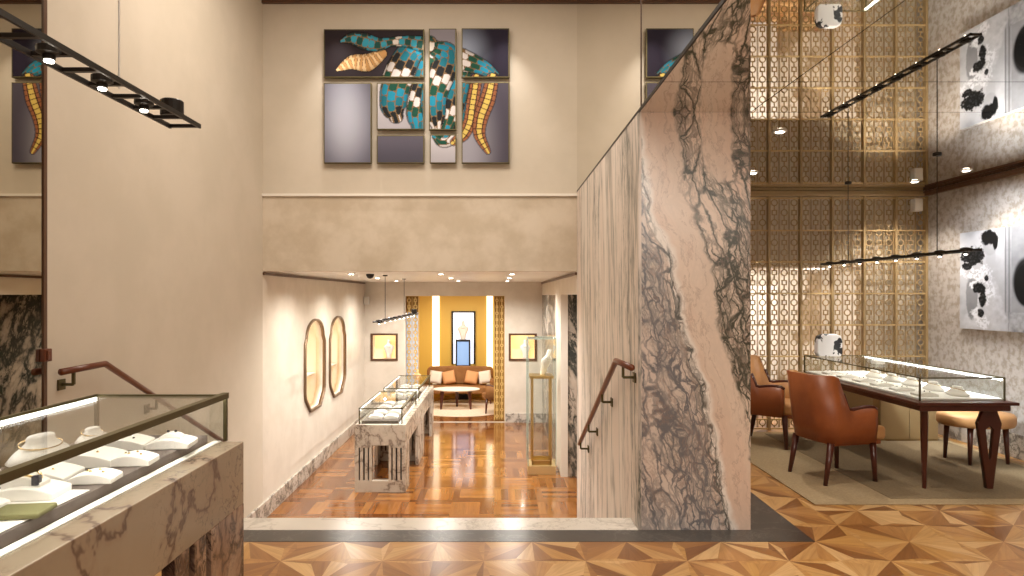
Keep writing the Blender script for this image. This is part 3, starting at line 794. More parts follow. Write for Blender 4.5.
sa2 = [(1, .09), (0, .03), (1, .05), (0, .03), (1, .05), (0, .03), (1, .09)]
counter('marble counter with glass case at the foot of the stairs, nearest', -1.962, -1.258, 8.955, 10.78, LF, sa2, M_counter_lit, M_counter_lit, glass=(-1.91, -1.32, 9.02, 10.6, .21), group='counters in the lower room')
counter('marble counter with glass case behind the nearest one, towards the sofa', -1.962, -1.258, 10.84, 12.9, LF, sa2, M_counter_lit, M_counter_lit, glass=(-1.91, -1.32, 10.98, 12.75, .21), group='counters in the lower room')

# jewellery cushions
def pad_bm(wd, ln, hh, n=14):
    bm = bmesh.new(); pts = [(-wd/2, 0)]
    for k in range(n+1):
        u = -1+2*k/n; pts.append((u*wd/2, hh*(.38+.62*math.cos(u*PI/2*.86))))
    pts.append((wd/2, 0)); bm_prism(bm, pts, -ln/2, ln/2, 'y'); return bm
def pad(label, x, y, z, wd, ln, hh, rz, extra=None, group='jewellery cushions in the near glass case', parts=True):
    t = thing('jewellery_cushion', label, 'jewellery cushion', (x, y, z), rz, group)
    obj('cushion', pad_bm(wd, ln, hh), M_padw, t, .004)
    if not parts: return t
    if extra == 'ring':
        obj('ring_block', pad_bm(wd*.5, ln*.45, hh*.75), M_padw, t, .003).location = (0, 0, hh*.72)
        for dx in (-.015, .015):
            bm = bmesh.new(); bm_lathe(bm, [(.001, .0), (.006, .003), (.006, .008), (.001, .011)], (dx, 0, hh*1.45), 8); obj('gem', bm, M_jewel, t)
    elif extra == 'watch':
        obj('watch_block', pad_bm(wd*.6, ln*.5, hh*.9), M_padw, t, .003).location = (-.01, 0, hh*.7)
        bm = bmesh.new(); bm_tube(bm, [(-.01+.042*math.cos(a), -.0+.030*math.sin(a), hh*1.15+.028*abs(math.sin(a))) for a in np.linspace(0, 2*PI, 18)], .004, 6); obj('bracelet', bm, M_gold, t, smooth=True)
        bm = bmesh.new(); bm_box(bm, .022, .044, -.034, -.012, hh*1.0, hh*1.0+.03); obj('watch_dial', bm, M_jewel, t, .003)
    elif extra == 'neck':
        bm = bmesh.new(); bm_tube(bm, [(wd*.3*math.cos(a), ln*.28*math.sin(a), hh*(.40+.62*math.cos(.3*math.cos(a)*PI*.86))+.004) for a in np.linspace(0, 2*PI, 22)], .0022, 6); obj('chain', bm, M_gold, t, smooth=True)
    else:
        for k in range(4):
            bm = bmesh.new(); dx = (-.3+.2*k)*wd*.7; u = dx/(wd/2); zz = hh*(.38+.62*math.cos(u*PI/2*.86))
            bm_lathe(bm, [(.001, 0), (.005, .001), (.005, .004), (.001, .007)], (dx, ln*.12*(-1)**k, zz-.001), 8)
            obj('gem', bm, M_jewel if extra == 'dark' else M_gold, t)
    return t
ZD = .971
pad('white cushion with a raised ring block at the far right end of the case', -1.36, 2.72, ZD, .17, .13, .04, .15, 'ring')
pad('small white cushion, second in the front row from the far end', -1.365, 2.44, ZD, .15, .10, .04, .12, 'gold')
pad('small white cushion, third in the front row from the far end', -1.365, 2.21, ZD, .14, .095, .035, .12, 'gold')
pad('white cushion with dark earrings in the back row beside the ring block', -1.545, 2.70, ZD, .19, .14, .045, .15, 'dark')
pad('largest white cushion in the middle of the case', -1.545, 2.44, ZD, .24, .16, .05, .15, 'gold')
pad('white cushion with several small earrings left of the largest cushion', -1.55, 2.22, ZD, .20, .15, .045, .12, 'gold')
pad('white cushion carrying a bracelet watch with dark dial', -1.46, 2.03, ZD+.004, .19, .12, .04, .12, 'watch')
pad('white cushion at the left edge of the picture behind the olive pouch', -1.52, 1.86, ZD+.004, .17, .12, .04, .12, 'gold')
tag(boxo('display_tray', (-1.57, -1.315, 1.50, 2.10, ZD-.0, ZD+.004), M_padw, None, .002), 'thin white display tray under the olive pouch and watch cushion', 'tray')
bm = bmesh.new(); bm_box(bm, -.07, .07, -.055, .055, 0, .016); o = obj('suede_pouch', bm, M_olive, None, .006); o.location = (-1.36, 1.86, ZD+.0045); o.rotation_euler = (0, 0, .15); tag(o, 'olive green suede pouch lying on the white tray', 'pouch')
# necklace displays in the near case
def necklace_form(label, x, y, z, s, rz, group=None):
    t = thing('necklace_stand', label, 'necklace stand', (x, y, z), rz, group)
    bm = bmesh.new(); bm_lathe(bm, [(.105, 0), (.12, .012), (.10, .035), (.065, .062), (.052, .075), (.052, .088), (.047, .095), (.02, .097)], n=28, sx=s*.68, sy=s*1.25)
    for v in bm.verts: v.co.z *= s
    obj('bust', bm, M_padw, t, smooth=True)
    bm = bmesh.new(); bm_tube(bm, [(.078*s*.70*math.cos(a), .075*s*1.28*math.sin(a), (.062)*s-.012*math.cos(a)) for a in np.linspace(0, 2*PI, 26)], .003, 6); obj('chain', bm, M_gold, t, smooth=True)
    return t
necklace_form('white low necklace form with oval top behind the cushions', -1.755, 2.50, ZD, 1.0, 0, 'necklace forms in the near case')
necklace_form('flatter white necklace form at the far back of the near case', -1.755, 2.82, ZD, .62, 0, 'necklace forms in the near case')
necklace_form('white necklace form at the left edge of the near case', -1.76, 2.20, ZD, .78, .3, 'necklace forms in the near case')

# cushions in the lower cases
rnd = random.Random(3)
loc_names = ['front right', 'front left', 'second row right', 'second row left', 'third row right', 'third row left', 'rear right', 'rear left']
for ci, (ya, cn) in enumerate(((9.22, 'nearest lower case'), (11.18, 'second lower case'))):
    for k in range(8):
        r_, s_ = divmod(k, 2)
        px_ = pad('white jewellery cushion at the %s of the %s' % (loc_names[k], cn), -1.50-.22*s_, ya+.02+.36*r_, LF+ZD+.0, .19, .16, .05+.02*rnd.random(), rnd.uniform(-.2, .2), 'dark' if (k+ci) % 3 == 0 else 'gold', 'cushions in the lower glass cases')
def bust(label, x, y, z, s=1.0, rz=0.0, tilt=0.0, group=None, m=None, cat='necklace bust'):
    t = thing('necklace_bust', label, cat, (x, y, z), rz, group)
    bm = bmesh.new(); rows = []
    prof = [(0, .045, .035), (.02, .05, .038), (.08, .058, .04), (.15, .085, .046), (.20, .108, .046), (.235, .110, .042), (.262, .080, .038), (.282, .045, .034), (.30, .034, .032), (.36, .031, .031), (.375, .026, .026)]
    n = 20
    for zz, a, b in prof:
        rows.append([bm.verts.new((s*a*math.cos(2*PI*k/n), s*(b*math.sin(2*PI*k/n)+tilt*zz), s*zz)) for k in range(n)])
    for A, B in zip(rows[:-1], rows[1:]):
        for k in range(n): bm.faces.new([A[k], A[(k+1) % n], B[(k+1) % n], B[k]])
    bm.faces.new(rows[0][::-1]); bm.faces.new(rows[-1])
    obj('torso', bm, m or M_padw, t, smooth=True)
    bm = bmesh.new(); bm_tube(bm, [(s*.062*math.cos(a), s*(.056*math.sin(a)+tilt*.26)-.0, s*(.25+.02*math.sin(a))) for a in np.linspace(0, 2*PI, 22)], .0035, 6); obj('necklace', bm, M_gold, t, smooth=True)
    return t
for i, yy in enumerate(SHOW): pad('white cushion on the shelf of the arched showcase %s' % ['nearer the stairs', 'farther from the stairs'][i], XL-.26, yy, WZ[0]+.486, .16, .22, .05, 0, 'gold', 'cushions in the arched showcases')
bust('tan necklace bust rising behind the second lower case', -1.58, 12.83, LF+.931, .85, 0, .25, m=M_tan)

# ------------------------------------------------------------------ tall glass vitrine at the foot of the marble wall
vx0, vx1, vy0, vy1 = .47, .893, 9.84, 10.26
t = thing('glass_vitrine', 'tall free-standing glass vitrine on a brass base beside the white pilaster', 'vitrine', ((vx0+vx1)/2, (vy0+vy1)/2, LF))
a = (vx1-vx0)/2
boxo('base', (-a, a, -a, a, 0, .13), M_brassl, t, .004)
boxo('glass_case', [(-a, -a+.008, -a, a, .131, 2.05), (a-.008, a, -a, a, .131, 2.05), (-a+.008, a-.008, -a, -a+.008, .131, 2.05), (-a+.008, a-.008, a-.008, a, .131, 2.05), (-a, a, -a, a, 2.05, 2.06)], M_glass, t)
M_glassedge = mat('green_glass_edge', (.34, .42, .37), 0.2)
boxo('edge_frame', [(sx*a-.007, sx*a+.007, sy*a-.007, sy*a+.007, .131, 2.06) for sx in (-1, 1) for sy in (-1, 1)]+[(-a, a, sy*a-.005, sy*a+.005, 2.05, 2.066) for sy in (-1, 1)]+[(sx*a-.005, sx*a+.005, -a, a, 2.05, 2.066) for sx in (-1, 1)], M_glassedge, t)
s_ = .14
boxo('inner_stand', [(sx*s_-.013, sx*s_+.013, sy*s_-.013, sy*s_+.013, .131, 1.45) for sx in (-1, 1) for sy in (-1, 1)]+[(-s_, s_, sy*s_-.013, sy*s_+.013, .131, .20) for sy in (-1, 1)], M_brass, t)
boxo('stand_plate', (-a+.03, a-.03, -a+.03, a-.03, 1.45, 1.49), M_brass, t, .003)
bust('white necklace bust leaning inside the tall glass vitrine', (vx0+vx1)/2+.02, (vy0+vy1)/2, LF+1.491, 1.05, .85, -.35)

# ------------------------------------------------------------------ linear pendant lamps
def pendant(label, x, y0, y1, z, zc, rods, nspot, wd=.11, m_=None, group='linear pendant lamps', spotpow=0, lens=.7, cap=True, step=None):
    t = thing('linear_pendant_lamp', label, 'pendant lamp', (x, (y0+y1)/2, z), 0, group)
    L = (y1-y0)/2; h_ = wd/2
    bm = bmesh.new()
    for sx in (-1, 1): bm_box(bm, sx*h_-.006, sx*h_+.006, -L, L, -.009, .013)
    k_ = int((y1-y0)/.16)
    for k in range(k_+1):
        yy = -L+.01+(2*L-.02)*k/k_
        bm_box(bm, -h_+.006, h_-.006, yy-.010, yy+.010, -.006, .010)
    obj('ladder_frame', bm, M_black, t)
    for k in range(nspot):
        yy = L-.40-step*k if step else -L+.12+(2*L-.24)*k/(nspot-1)
        bm = bmesh.new(); bm_lathe(bm, [(.016, -.026), (.020, -.024), (.022, -.008), (min(.042, h_), -.002), (min(.042, h_), .022), (.02, .03)], (0, yy, 0), 16)
        sp = obj('spotlight', bm, M_black, t, smooth=False)
        bm = bmesh.new(); bm_lathe(bm, [(.019*lens, -.0345), (.021*lens, -.032), (.021*lens, -.027), (.019*lens, -.0265)], (0, yy, 0), 14); obj('lens', bm, M_lamp, sp)
        if spotpow:
            light('SPOT', (x, (y0+y1)/2+yy, z-.05), spotpow, NEUT, (x, (y0+y1)/2+yy, z-2), size=.02, angle=75)
    if cap: bm = bmesh.new(); bm_lathe(bm, [(.05, .0), (.055, .004), (.055, .075), (.05, .08)], (0, L-.14, 0.017), 18); obj('end_cap', bm, M_black, t)
    for ry in rods:
        bm = bmesh.new(); bm_tube(bm, [(0, ry-(y0+y1)/2, .011), (0, ry-(y0+y1)/2, zc-z-.001)], .0042, 8)
        obj('rod', bm, m_ or M_black, t)
        bm = bmesh.new(); bm_lathe(bm, [(.03, zc-z-.016), (.035, zc-z-.012), (.035, zc-z-.001), (.03, zc-z-.0005)], (0, ry-(y0+y1)/2, 0), 14); obj('ceiling_rose', bm, M_black, t)
    return t
pendant('black ladder shaped pendant lamp hanging over the near glass counter', -1.64, .7, 3.42, 2.49, CT, [2.82, 1.2], 7, .155, M_speak, spotpow=9, step=.32, lens=.8)
pendant('long black pendant lamp hanging before the right wall photograph over the glass table', 3.9, 5.29, 7.74, 1.975, CH, [7.22, 5.76], 8, .085, spotpow=9, lens=.5, cap=False)
pendant('small black pendant lamp hanging over the lower room counters', -1.60, 8.7, 12.7, 1.25, CL, [9.3, 11.2], 9, .12, spotpow=9, lens=.4)

# ------------------------------------------------------------------ ceiling fittings
def downlight(x, y, zc, label, power, group, ang=95, col=WARM, r=.034, target=None):
    t = thing('ceiling_downlight', label, 'downlight', (x, y, zc), 0, group)
    bm = bmesh.new(); bm_lathe(bm, [(r, -.010), (r+.016, -.008), (r+.018, -.001), (r, -.0005)], n=20); obj('rim', bm, M_speak, t)
    bm = bmesh.new(); bm_lathe(bm, [(r-.004, -.0135), (r-.002, -.012), (r-.002, -.0105), (r-.006, -.0102)], n=20); obj('lens', bm, M_lamp, t)
    light('SPOT', (x, y, zc-.03), power, col, target or (x, y, zc-3), size=.03, angle=ang, blend=.7)
G1 = 'downlights in the mirrored ceiling'; G2 = 'downlights in the lower ceiling'
downlight(2.15, 4.94, CH, 'ceiling downlight beside the marble block', 45, G1)
downlight(4.67, 6.47, CH, 'ceiling downlight above the wall photograph', 40, G1, target=(5.0, 6.5, .8))
downlight(4.56, 7.10, CH, 'ceiling downlight nearest the lattice screen corner', 60, G1, target=(4.7, 7.7, 1.0))
downlight(3.1, 3.4, CH, 'ceiling downlight in front of the table, nearer the block', 45, G1)
downlight(4.3, 3.3, CH, 'ceiling downlight in front of the table, nearer the wall', 45, G1)
downlight(2.6, 6.6, CH, 'ceiling downlight above the two chairs', 60, G1)
nmx = ['left', 'middle', 'right']; nmy = ['front', 'centre', 'far']
for j, y in enumerate((8.7, 10.6, 12.6)):
    for i, x in enumerate((-1.95, -.75, .2)):
        downlight(x, y, CL, 'lower ceiling downlight, %s row, %s one' % (nmy[j], nmx[i]), 88, G2, 158, NEUT)
bm = bmesh.new(); bm_lathe(bm, [(.055, 0), (.055, -.02), (.04, -.05), (.012, -.065)], n=20); o = obj('security_camera', bm, M_black, None, smooth=True); o.location = (-1.73, 8.86, CL); tag(o, 'dark dome security camera under the lower ceiling behind the header', 'camera')
for (x, y, z, s, lab) in ((4.97, 7.70, 2.60, 1.0, 'small white box speaker in the corner below the screen cornice'), (-2.77, 13.8, 1.42, 1.1, 'small white wall box in the far left corner above the square niche')):
    t = thing('wall_speaker', lab, 'speaker', (x, y, z))
    boxo('housing', (-.05*s, .05*s, -.045, .045, 0, .15*s), M_speak, t, .008); boxo('grille', (-.04*s, .04*s, -.048, -.045, .015, .135*s), M_ceil, t)

# ------------------------------------------------------------------ chairs
def armchair(label, x, y, rz, z=0, out=None, inn=None, group='leather armchairs'):
    out = out or M_leather; inn = inn or M_tan
    t = thing('leather_armchair', label, 'armchair', (x, y, z), rz, group)   # faces local +x
    n = 40; hw, dp = .27, .27; Rr = .17
    path = []
    # from front of right arm (+x,-y) round the back (-x) to front of left arm
    base = [(dp, -hw), (-dp+Rr, -hw)]
    df = dp-.05
    path += [(df-(df+dp-Rr)*k/10, -hw) for k in range(10)]
    path += [(-dp+Rr-Rr*math.sin(a), -hw+Rr-Rr*math.cos(a)) for a in np.linspace(0, PI/2, 9)]
    path += [(-dp, (-hw+Rr)+(2*(hw-Rr))*k/6) for k in range(1, 6)]
    path += [(-dp+Rr-Rr*math.cos(a), hw-Rr+Rr*math.sin(a)) for a in np.linspace(0, PI/2, 9)]
    path += [(-dp+Rr+(df+dp-Rr)*k/10, hw) for k in range(1, 11)]
    def top(px):
        s = (px+dp)/(2*dp)      # 0 at back, 1 front
        return .63+.30*(1-sm(.29, .45, np.array(s)))+.02*math.sin(min(max((s-.5)*2, 0), 1)*PI)-.04*max(0, s-.85)/.15
    th = .045
    bm = bmesh.new(); bi = bmesh.new(); O1, O2, I1, I2 = [], [], [], []
    trim = []
    for i, (px, py) in enumerate(path):
        a = Vector(path[max(i-1, 0)]); b = Vector(path[min(i+1, len(path)-1)]); d = (b-a).normalized(); nrm = Vector((d.y, -d.x))
        if nrm.dot(Vector((px, py))) < 0: nrm = -nrm
        zt = float(top(px)); lean = -.07*max(0, zt-.45)/.45*(1-sm(-.5, 1, np.array(px/dp))*1.0)
        o0 = (px+nrm.x*.0, py+nrm.y*.0); q0 = (px-nrm.x*th, py-nrm.y*th); m0 = (px-nrm.x*th/2, py-nrm.y*th/2)
        O1.append([(o0[0]*.96, o0[1]*.96, .355), (o0[0]+lean*.3, o0[1], .5), (o0[0]+lean, o0[1], zt)]); I1.append([(q0[0]*.97, q0[1]*.97, .365), (q0[0]+lean*.3, q0[1], .5), (q0[0]+lean, q0[1], zt)])
        trim.append((m0[0]+lean, m0[1], zt))
    def skin(A, B, bm, close=True):
        cols = []
        for a, b in zip(A, B):
            cols.append([bm.verts.new(p) for p in a]+[bm.verts.new(p) for p in reversed(b)])
        m_ = len(cols[0])
        for c1, c2 in zip(cols[:-1], cols[1:]):
            for k in range(m_): bm.faces.new([c1[k], c1[(k+1) % m_], c2[(k+1) % m_], c2[k]])
        bm.faces.new(cols[0][::-1]); bm.faces.new(cols[-1])
    mid = [[tuple((Vector(p)+Vector(q))/2) for p, q in zip(a, b)] for a, b in zip(O1, I1)]
    skin(O1, mid, bm); obj('outer_shell', bm, out, t, smooth=True).data
    skin([[tuple(Vector(p)+(Vector(q)-Vector(p))*.02) for p, q in zip(a, b)] for a, b in zip(mid, I1)], I1, bi); obj('inner_backrest', bi, inn, t, smooth=True)
    for seq in ([p for p in trim[:20] if p[2] < .80], [p for p in trim[-20:] if p[2] < .80]):
        bm = bmesh.new(); bm_tube(bm, [(p[0], p[1], p[2]+.006) for p in seq], .020, 8); obj('arm_trim', bm, M_legw, t, smooth=True)
    boxo('seat', (-dp+.06, dp+.09, -hw+.05, hw-.05, .36, .48), inn, t, .035, 4)
    boxo('seat_frame', (-dp+.09, dp+.03, -hw+.05, hw-.05, .33, .365), out, t, .01)
    for sx, sy in ((-1, -1), (-1, 1), (1, -1), (1, 1)):
        bm = bmesh.new(); bx_ = (.215 if sx > 0 else -.20); fx = .235 if sx > 0 else -.265
        bm_tube(bm, [(fx, sy*.225, 0), (bx_, sy*.215, .356)], [.017, .031], 8); obj('leg', bm, M_legw, t, smooth=True)
    return t
armchair('orange-brown leather armchair nearest the glass table, its back to the camera', 2.96, 5.73, math.radians(13))
armchair('tan and brown leather armchair half hidden behind the marble block', 2.95, 7.05, math.radians(-38))

# round stool
t = thing('round_stool', 'tan leather stool with dark legs between the glass table and the right wall', 'stool', (4.61, 6.26, 0))
bm = bmesh.new(); bm_lathe(bm, [(.24, .36), (.265, .365), (.275, .39), (.275, .45), (.26, .476), (.18, .485), (.001, .478)], n=36, sx=1.24, sy=.95)
obj('seat', bm, M_tan, t, smooth=True)
for k in range(4):
    a = PI/4+k*PI/2+.1; bm = bmesh.new(); bm_tube(bm, [(.27*math.cos(a), .205*math.sin(a), 0), (.25*math.cos(a), .19*math.sin(a), .362)], [.015, .027], 8); obj('leg', bm, M_legw, t, smooth=True)

# ------------------------------------------------------------------ glass table
tx0, tx1, ty0, ty1 = 3.35, 4.16, 5.17, 7.33; TH = .75
cx, cy = (tx0+tx1)/2, (ty0+ty1)/2
t = thing('vitrine_table', 'mahogany table with a long glass case on the rug', 'table', (cx, cy, 0))
a, b = (tx1-tx0)/2, (ty1-ty0)/2
boxo('tabletop', [(-a, a, -b, b, TH-.025, TH), (-a+.04, a-.04, -b+.04, b-.04, TH-.075, TH-.0251)], M_legw, t, .006)
def vleg(bm, cx_, cy_, wt, wf, flat):
    # broad shoulder narrowing to a foot, with an almond slot
    out_ = [(-wt*.5, TH-.076), (-wt*.95, TH-.20), (-wf, 0), (wf, 0), (wt*.95, TH-.20), (wt*.5, TH-.076)]
    ins = [(-wt*.36, .50), (0, .53), (wt*.36, .50), (wt*.14, .28), (0, .22), (-wt*.14, .28)]
    return out_, ins
boxo('pedestal', (-a+.28, a-.04, b-.21, b-.06, .012, TH-.0755), M_bronze, t, .006)
for (lx, ly, wide) in ((-a+.18, -b+.20, False), (a-.10, -b+.20, True)):
    if wide:
        o_, i_ = vleg(None, 0, 0, .10, .022, False)
        lg = plate('leg', o_, [i_], .04, M_legw, lambda u, v, w_, lx=lx, ly=ly: (lx+u, ly-.02+w_, v)); lg.parent = t
    else:
        bm = bmesh.new(); bm_tube(bm, [(lx, ly, 0), (lx, ly, .45), (lx, ly, TH-.076)], [.015, .028, .030], 8); obj('leg', bm, M_legw, t)
gx0, gx1, gy0, gy1 = 3.425-cx, 4.11-cx, 5.265-cy, 7.24-cy; gt = .932
boxo('glass_case', [(gx0, gx0+.006, gy0, gy1, TH+.001, gt), (gx1-.006, gx1, gy0, gy1, TH+.001, gt), (gx0+.006, gx1-.006, gy0, gy0+.006, TH+.001, gt), (gx0+.006, gx1-.006, gy1-.006, gy1, TH+.001, gt), (gx0, gx1, gy0, gy1, gt, gt+.006)], M_glass, t)
r = .006
boxo('case_frame', [(xx-r, xx+r, yy-r, yy+r, TH+.001, gt+.008) for xx in (gx0, gx1) for yy in (gy0, gy1)]+[(gx0, gx1, yy-r, yy+r, gt-.002, gt+.009) for yy in (gy0, gy1)]+[(xx-r, xx+r, gy0, gy1, gt, gt+.010) for xx in (gx0, gx1)], M_brassd, t, .001)
boxo('light_strip', (gx1-.022, gx1-.007, gy0+.01, gy1-.01, gt-.016, gt-.001), M_led, t)
boxo('display_deck', (gx0+.012, gx1-.012, gy0+.012, gy1-.012, TH+.001, TH+.018), M_padw, t, .002)
o = light('AREA', (4.07, 6.25, .91), 13, COOL, sx=.03, sy=1.8); o.rotation_euler = (0, math.radians(-35), 0)
rnd = random.Random(9)
wh = ['nearest', 'second', 'third', 'fourth', 'fifth', 'farthest']
for k in range(6):
    yy = 5.43+k*.30
    pad('white cushion in the glass table, %s one on the room side' % wh[k], 3.57, yy, TH+.0185, .16, .13, .035, rnd.uniform(-.1, .1), 'dark', 'cushions in the glass table')
    if k < 5: necklace_form('white necklace form in the glass table, %s one on the wall side' % wh[k if k < 4 else 5], 3.86, yy+.02, TH+.0185, .80, 0, 'necklace forms in the glass table')
# small glass box standing on the case
t = thing('ring_box', 'small clear box standing on top of the glass table case', 'box', (3.72, 6.35, gt+.0065))
boxo('box', (-.055, .055, -.055, .055, 0, .06), M_glass, t); boxo('box_lining', (-.045, .045, -.045, .045, .001, .03), M_padw, t, .004)
# handbag
def bag_mat():
    m = mat('patterned_leather', (.82, .80, .80), 0.4); k = NT(m)
    tc = k.n('ShaderNodeTexCoord').outputs['Object']
    n_ = k.noise(k.mapping(tc, scale=(1, 1, .8)), 9.5, 2, .5, .8).outputs[0]
    k.link(k.mix(k.rng(n_, .53, .56), (.80, .79, .80), (.02, .02, .025)), 'Base Color'); return m
t = thing('handbag', 'white and black patterned handbag standing on the far end of the glass case', 'handbag', (3.61, 7.08, gt+.0105))
bm = bmesh.new(); bm_prism(bm, [(-.115, 0), (.115, 0), (.138, .03), (.138, .17), (.12, .225), (.07, .245), (-.07, .245), (-.12, .225), (-.138, .17), (-.138, .03)], -.04, .04, 'y'); obj('bag_body', bm, bag_mat(), t, .015, seg=3)

# low brass cabinet behind the table
t = thing('brass_cabinet', 'low brass clad cabinet standing behind the glass table by the screen', 'cabinet', (4.54, 7.43, 0))
boxo('cabinet_body', (-.35, .30, -.30, .12, 0, .50), M_brass if False else M_bronze, t, .01)
boxo('door', [(-.34, -.03, -.312, -.301, .03, .47), (-.02, .29, -.312, -.301, .03, .47)], M_bronze, t, .003)

# rug
o = boxo('rug', (2.43, 4.98, 4.97, 7.6, .001, .010), M_rugo, None, .003); tag(o, 'sand coloured rug with darker centre under the glass table', 'rug')
boxo('rug_centre', (3.09, 4.90, 5.10, 7.5, .0101, .013), M_rugi, o)

# ------------------------------------------------------------------ yellow alcove
AB = 17.3
struct('wall_back', (-2.9, 1.2, AB, AB+.1, LF, 1.62), M_yellow)
struct('wall_left', (-2.9, -2.8, D3+.14, AB, LF, 1.62), M_yellow)
struct('wall_right', (1.1, 1.2, D3+.14, AB, LF, 1.62), M_yellow)
struct('ceiling', (-2.9, 1.2, D3+.14, AB, 1.60, 1.70), M_ceil)
kx = AB/650
for i, (a, b) in enumerate(((432.5, 439.4), (486.7, 492.8))):
    s_ = struct('trim_%d' % (11+i), ((a-497)*kx, (b-497)*kx, AB-.02, AB, LF+.2, 1.60), M_glow)
t = thing('wall_niche', 'tall dark framed display niche glowing blue-white above the sofa', 'niche', (-.89, AB, -.2))
nx0, nx1 = (451.7-497)*kx+.89, (475.5-497)*kx+.89; nh = 1.6-15*kx+.2
boxo('frame', [(nx0-.0, nx0+.045, -.10, 0, 0, nh), (nx1-.045, nx1, -.10, 0, 0, nh), (nx0, nx1, -.10, 0, nh-.04, nh)], M_black, t)
boxo('back_panel', (nx0+.045, nx1-.045, -.03, 0, 0, nh-.04), M_glowblue, t)
t = thing('display_plinth', 'dark framed plinth with blue glow inside the tall niche', 'plinth', (-.89, AB-.22, LF))
pw = .19
boxo('frame', [(-pw, -pw+.035, -.12, .12, 0, 1.52), (pw-.035, pw, -.12, .12, 0, 1.52), (-pw, pw, -.12, .12, 1.52, 1.56), (-pw+.035, pw-.035, -.12, .12, 0, .899)], M_black, t)
boxo('panel', (-pw+.035, pw-.035, -.08, .1, .9, 1.52), mat('blue_panel', (.25, .42, .72), .4, emit=(.25, .45, .85), estr=.30), t)
bust('white necklace bust on the plinth in the tall niche', -.89, AB-.22, LF+1.561, 1.3)
for i, (a, b) in enumerate(((405.3, 419), (494, 504.7))):
    t = thing('lattice_column', ['pale lit lattice column at the left of the yellow alcove', 'gold lattice column at the right of the yellow alcove'][i], 'lattice panel', (((a+b)/2-497)*(D3+.25)/650, D3+.25, LF), 0, 'lattice columns of the alcove')
    hw = (b-a)/2*(D3+.25)/650
    bm = bmesh.new(); lattice_mesh(bm, -hw+.01, hw-.01, .02, 2.68, .14, 0, 0, .024, 12, .015); obj('lattice', bm, M_goldlat, t)
    boxo('frame', [(-hw, -hw+.012, -.01, .03, 0, 2.7), (hw-.012, hw, -.01, .03, 0, 2.7)], M_goldlat, t)
    boxo('backing', (-hw+.012, hw-.012, .05, .06, 2.35 if i == 0 else 0, 2.7), M_amberd, t)
    if i == 0: boxo('backlit_panel', (-hw+.012, hw-.012, .05, .06, 0, 2.349), M_glowblue2, t)
# square wall niches
for i, (a, b) in enumerate(NIC):
    cx = (a+b)/2; hw = (b-a)/2; hh = NZ[1]-NZ[0]
    t = thing('square_niche', ['square lit niche left of the alcove', 'square lit niche right of the alcove, behind the tall vitrine'][i], 'niche', (cx, D3, NZ[0]), 0, 'square niches in the back wall')
    boxo('frame', [(-hw-.01, -hw+.035, -.02, .02, -.01, hh+.01), (hw-.035, hw+.01, -.02, .02, -.01, hh+.01), (-hw+.035, hw-.035, -.02, .02, hh-.03, hh+.01), (-hw+.035, hw-.035, -.02, .02, -.01, .03)], M_brown, t)
    boxo('back_panel', (-hw-.02, hw+.02, .36, .38, -.03, hh+.03), M_niche, t)
    boxo('lining', [(-hw-.02, -hw+.02, .142, .36, -.03, hh+.03), (hw-.02, hw+.02, .142, .36, -.03, hh+.03), (-hw+.02, hw-.02, .142, .36, hh, hh+.03), (-hw+.02, hw-.02, .142, .36, -.03, .02)], M_white, t)
    bust(['white necklace bust in the left square niche', 'white necklace bust in the right square niche'][i], cx+.06, D3+.22, NZ[0]+.031, 1.05)
    light('POINT', (cx, D3+.08, NZ[1]-.10), .8, WARM, size=.02)
for x in (-1.7, -.9, -.1): light('SPOT', (x, 14.9, 1.56), 60, WARM, (x, 16.6, -.6), size=.03, angle=125, blend=.8)

# sofa
sx_, sy_ = -.95, 16.55
t = thing('velvet_sofa', 'cognac velvet sofa against the yellow alcove wall', 'sofa', (sx_, sy_, LF))
hw = .86
bm = bmesh.new()
pts = [(-hw, .44), (-hw, .80), (-hw+.06, .88), (0, .90), (hw-.06, .88), (hw, .80), (hw, .44)]
bm_prism(bm, pts, .22, .36, 'y'); obj('backrest', bm, M_sofa, t, .03, seg=3)
boxo('seat', (-hw+.03, hw-.03, -.36, .22, .26, .44), M_sofa, t, .04, 4)
boxo('armrest', [(-hw-.02, -hw+.09, -.34, .30, .26, .60)], M_sofa, t, .03, 3); boxo('armrest', [(hw-.09, hw+.02, -.34, .30, .26, .60)], M_sofa, t, .03, 3)
for lx in (-hw+.08, hw-.08):
    for ly in (-.30, .28):
        bm = bmesh.new(); bm_tube(bm, [(lx*1.02, ly, 0), (lx, ly, .262)], [.014, .026], 8); obj('leg', bm, M_legw, t)
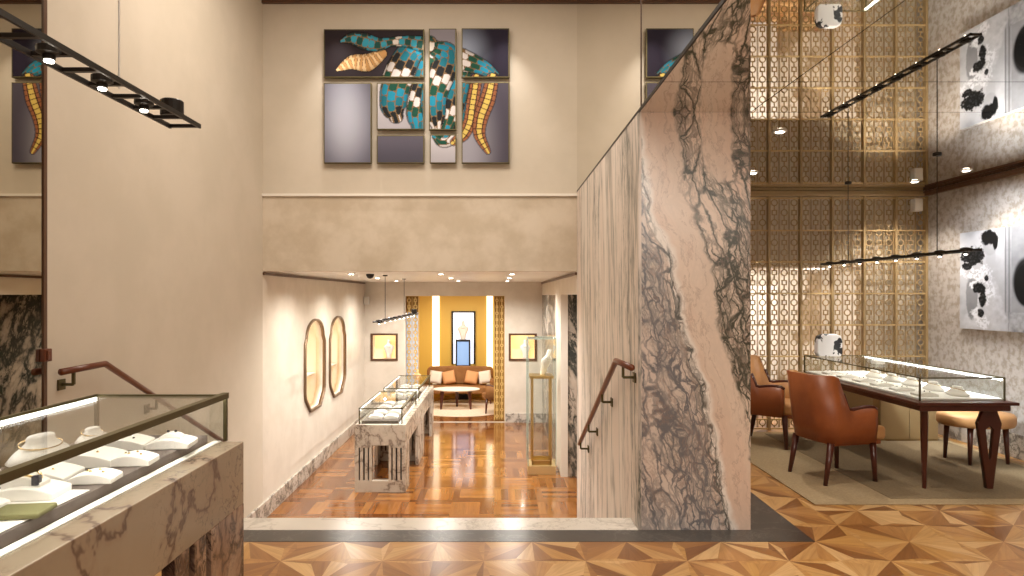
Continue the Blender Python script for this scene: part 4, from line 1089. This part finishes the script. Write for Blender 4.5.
def cushion(label, x, y, z, s, m, rz, tilt):
    bm = bmesh.new(); n = 12
    for side in (1, -1):
        g = [[bm.verts.new((s/2*(2*i/n-1)*(1-.06*(1-(2*j/n-1)**2)*0), side*.07*max(0, (1-(2*i/n-1)**4)*(1-(2*j/n-1)**4))**.6, s/2*(2*j/n-1))) for i in range(n+1)] for j in range(n+1)]
        for j in range(n):
            for i in range(n): bm.faces.new([g[j][i], g[j][i+1], g[j+1][i+1], g[j+1][i]])
    bmesh.ops.remove_doubles(bm, verts=bm.verts, dist=1e-5)
    o = obj('throw_cushion', bm, m, None, smooth=True); o.location = (x, y, z); o.rotation_euler = (tilt, rz, 0)
    tag(o, label, 'cushion', 'cushions on the sofa')
zc = LF+.44+.19
cushion('white cushion at the left end of the sofa', sx_-.62, sy_+.06, zc, .33, M_cushw, .15, -.3)
cushion('apricot cushion second from the left on the sofa', sx_-.28, sy_+.04, zc, .33, M_cusho, -.2, -.3)
cushion('apricot cushion second from the right on the sofa', sx_+.30, sy_+.04, zc, .33, M_cusho, .2, -.3)
cushion('white cushion at the right end of the sofa', sx_+.64, sy_+.06, zc, .33, M_cushw, -.15, -.3)
# coffee table
t = thing('coffee_table', 'oval cream topped coffee table with dark legs before the sofa', 'coffee table', (-.98, 15.65, LF))
bm = bmesh.new(); bm_lathe(bm, [(.50, .44), (.56, .45), (.57, .47), (.55, .482)], n=36, sx=1.0, sy=.55); obj('tabletop', bm, M_cushw, t)
for k in range(3):
    a = (PI*1.25, PI*1.75, PI/2)[k]; bm = bmesh.new(); bm_tube(bm, [(.50*math.cos(a), .25*math.sin(a), 0), (.46*math.cos(a), .22*math.sin(a), .44)], [.022, .055], 8); obj('leg', bm, M_legw, t)
tag(boxo('coffee_table_tray', (-1.10, -.72, 15.5, 15.72, LF+.483, LF+.50), M_speak, None, .005), 'flat grey tray lying on the oval coffee table', 'tray')
# oval rug
bm = bmesh.new(); bm_lathe(bm, [(1.20, .001), (1.20, .005), (1.18, .007)], n=48, sx=1.0, sy=1.0); o = obj('round_rug', bm, M_rugw); o.location = (-.85, 15.75, LF); tag(o, 'round cream rug under the oval coffee table', 'rug')
armchair('velvet armchair at the right edge of the alcove, partly cut by the wall', .06, 15.0, math.radians(150), LF, M_sofa, M_sofa, 'alcove seat')
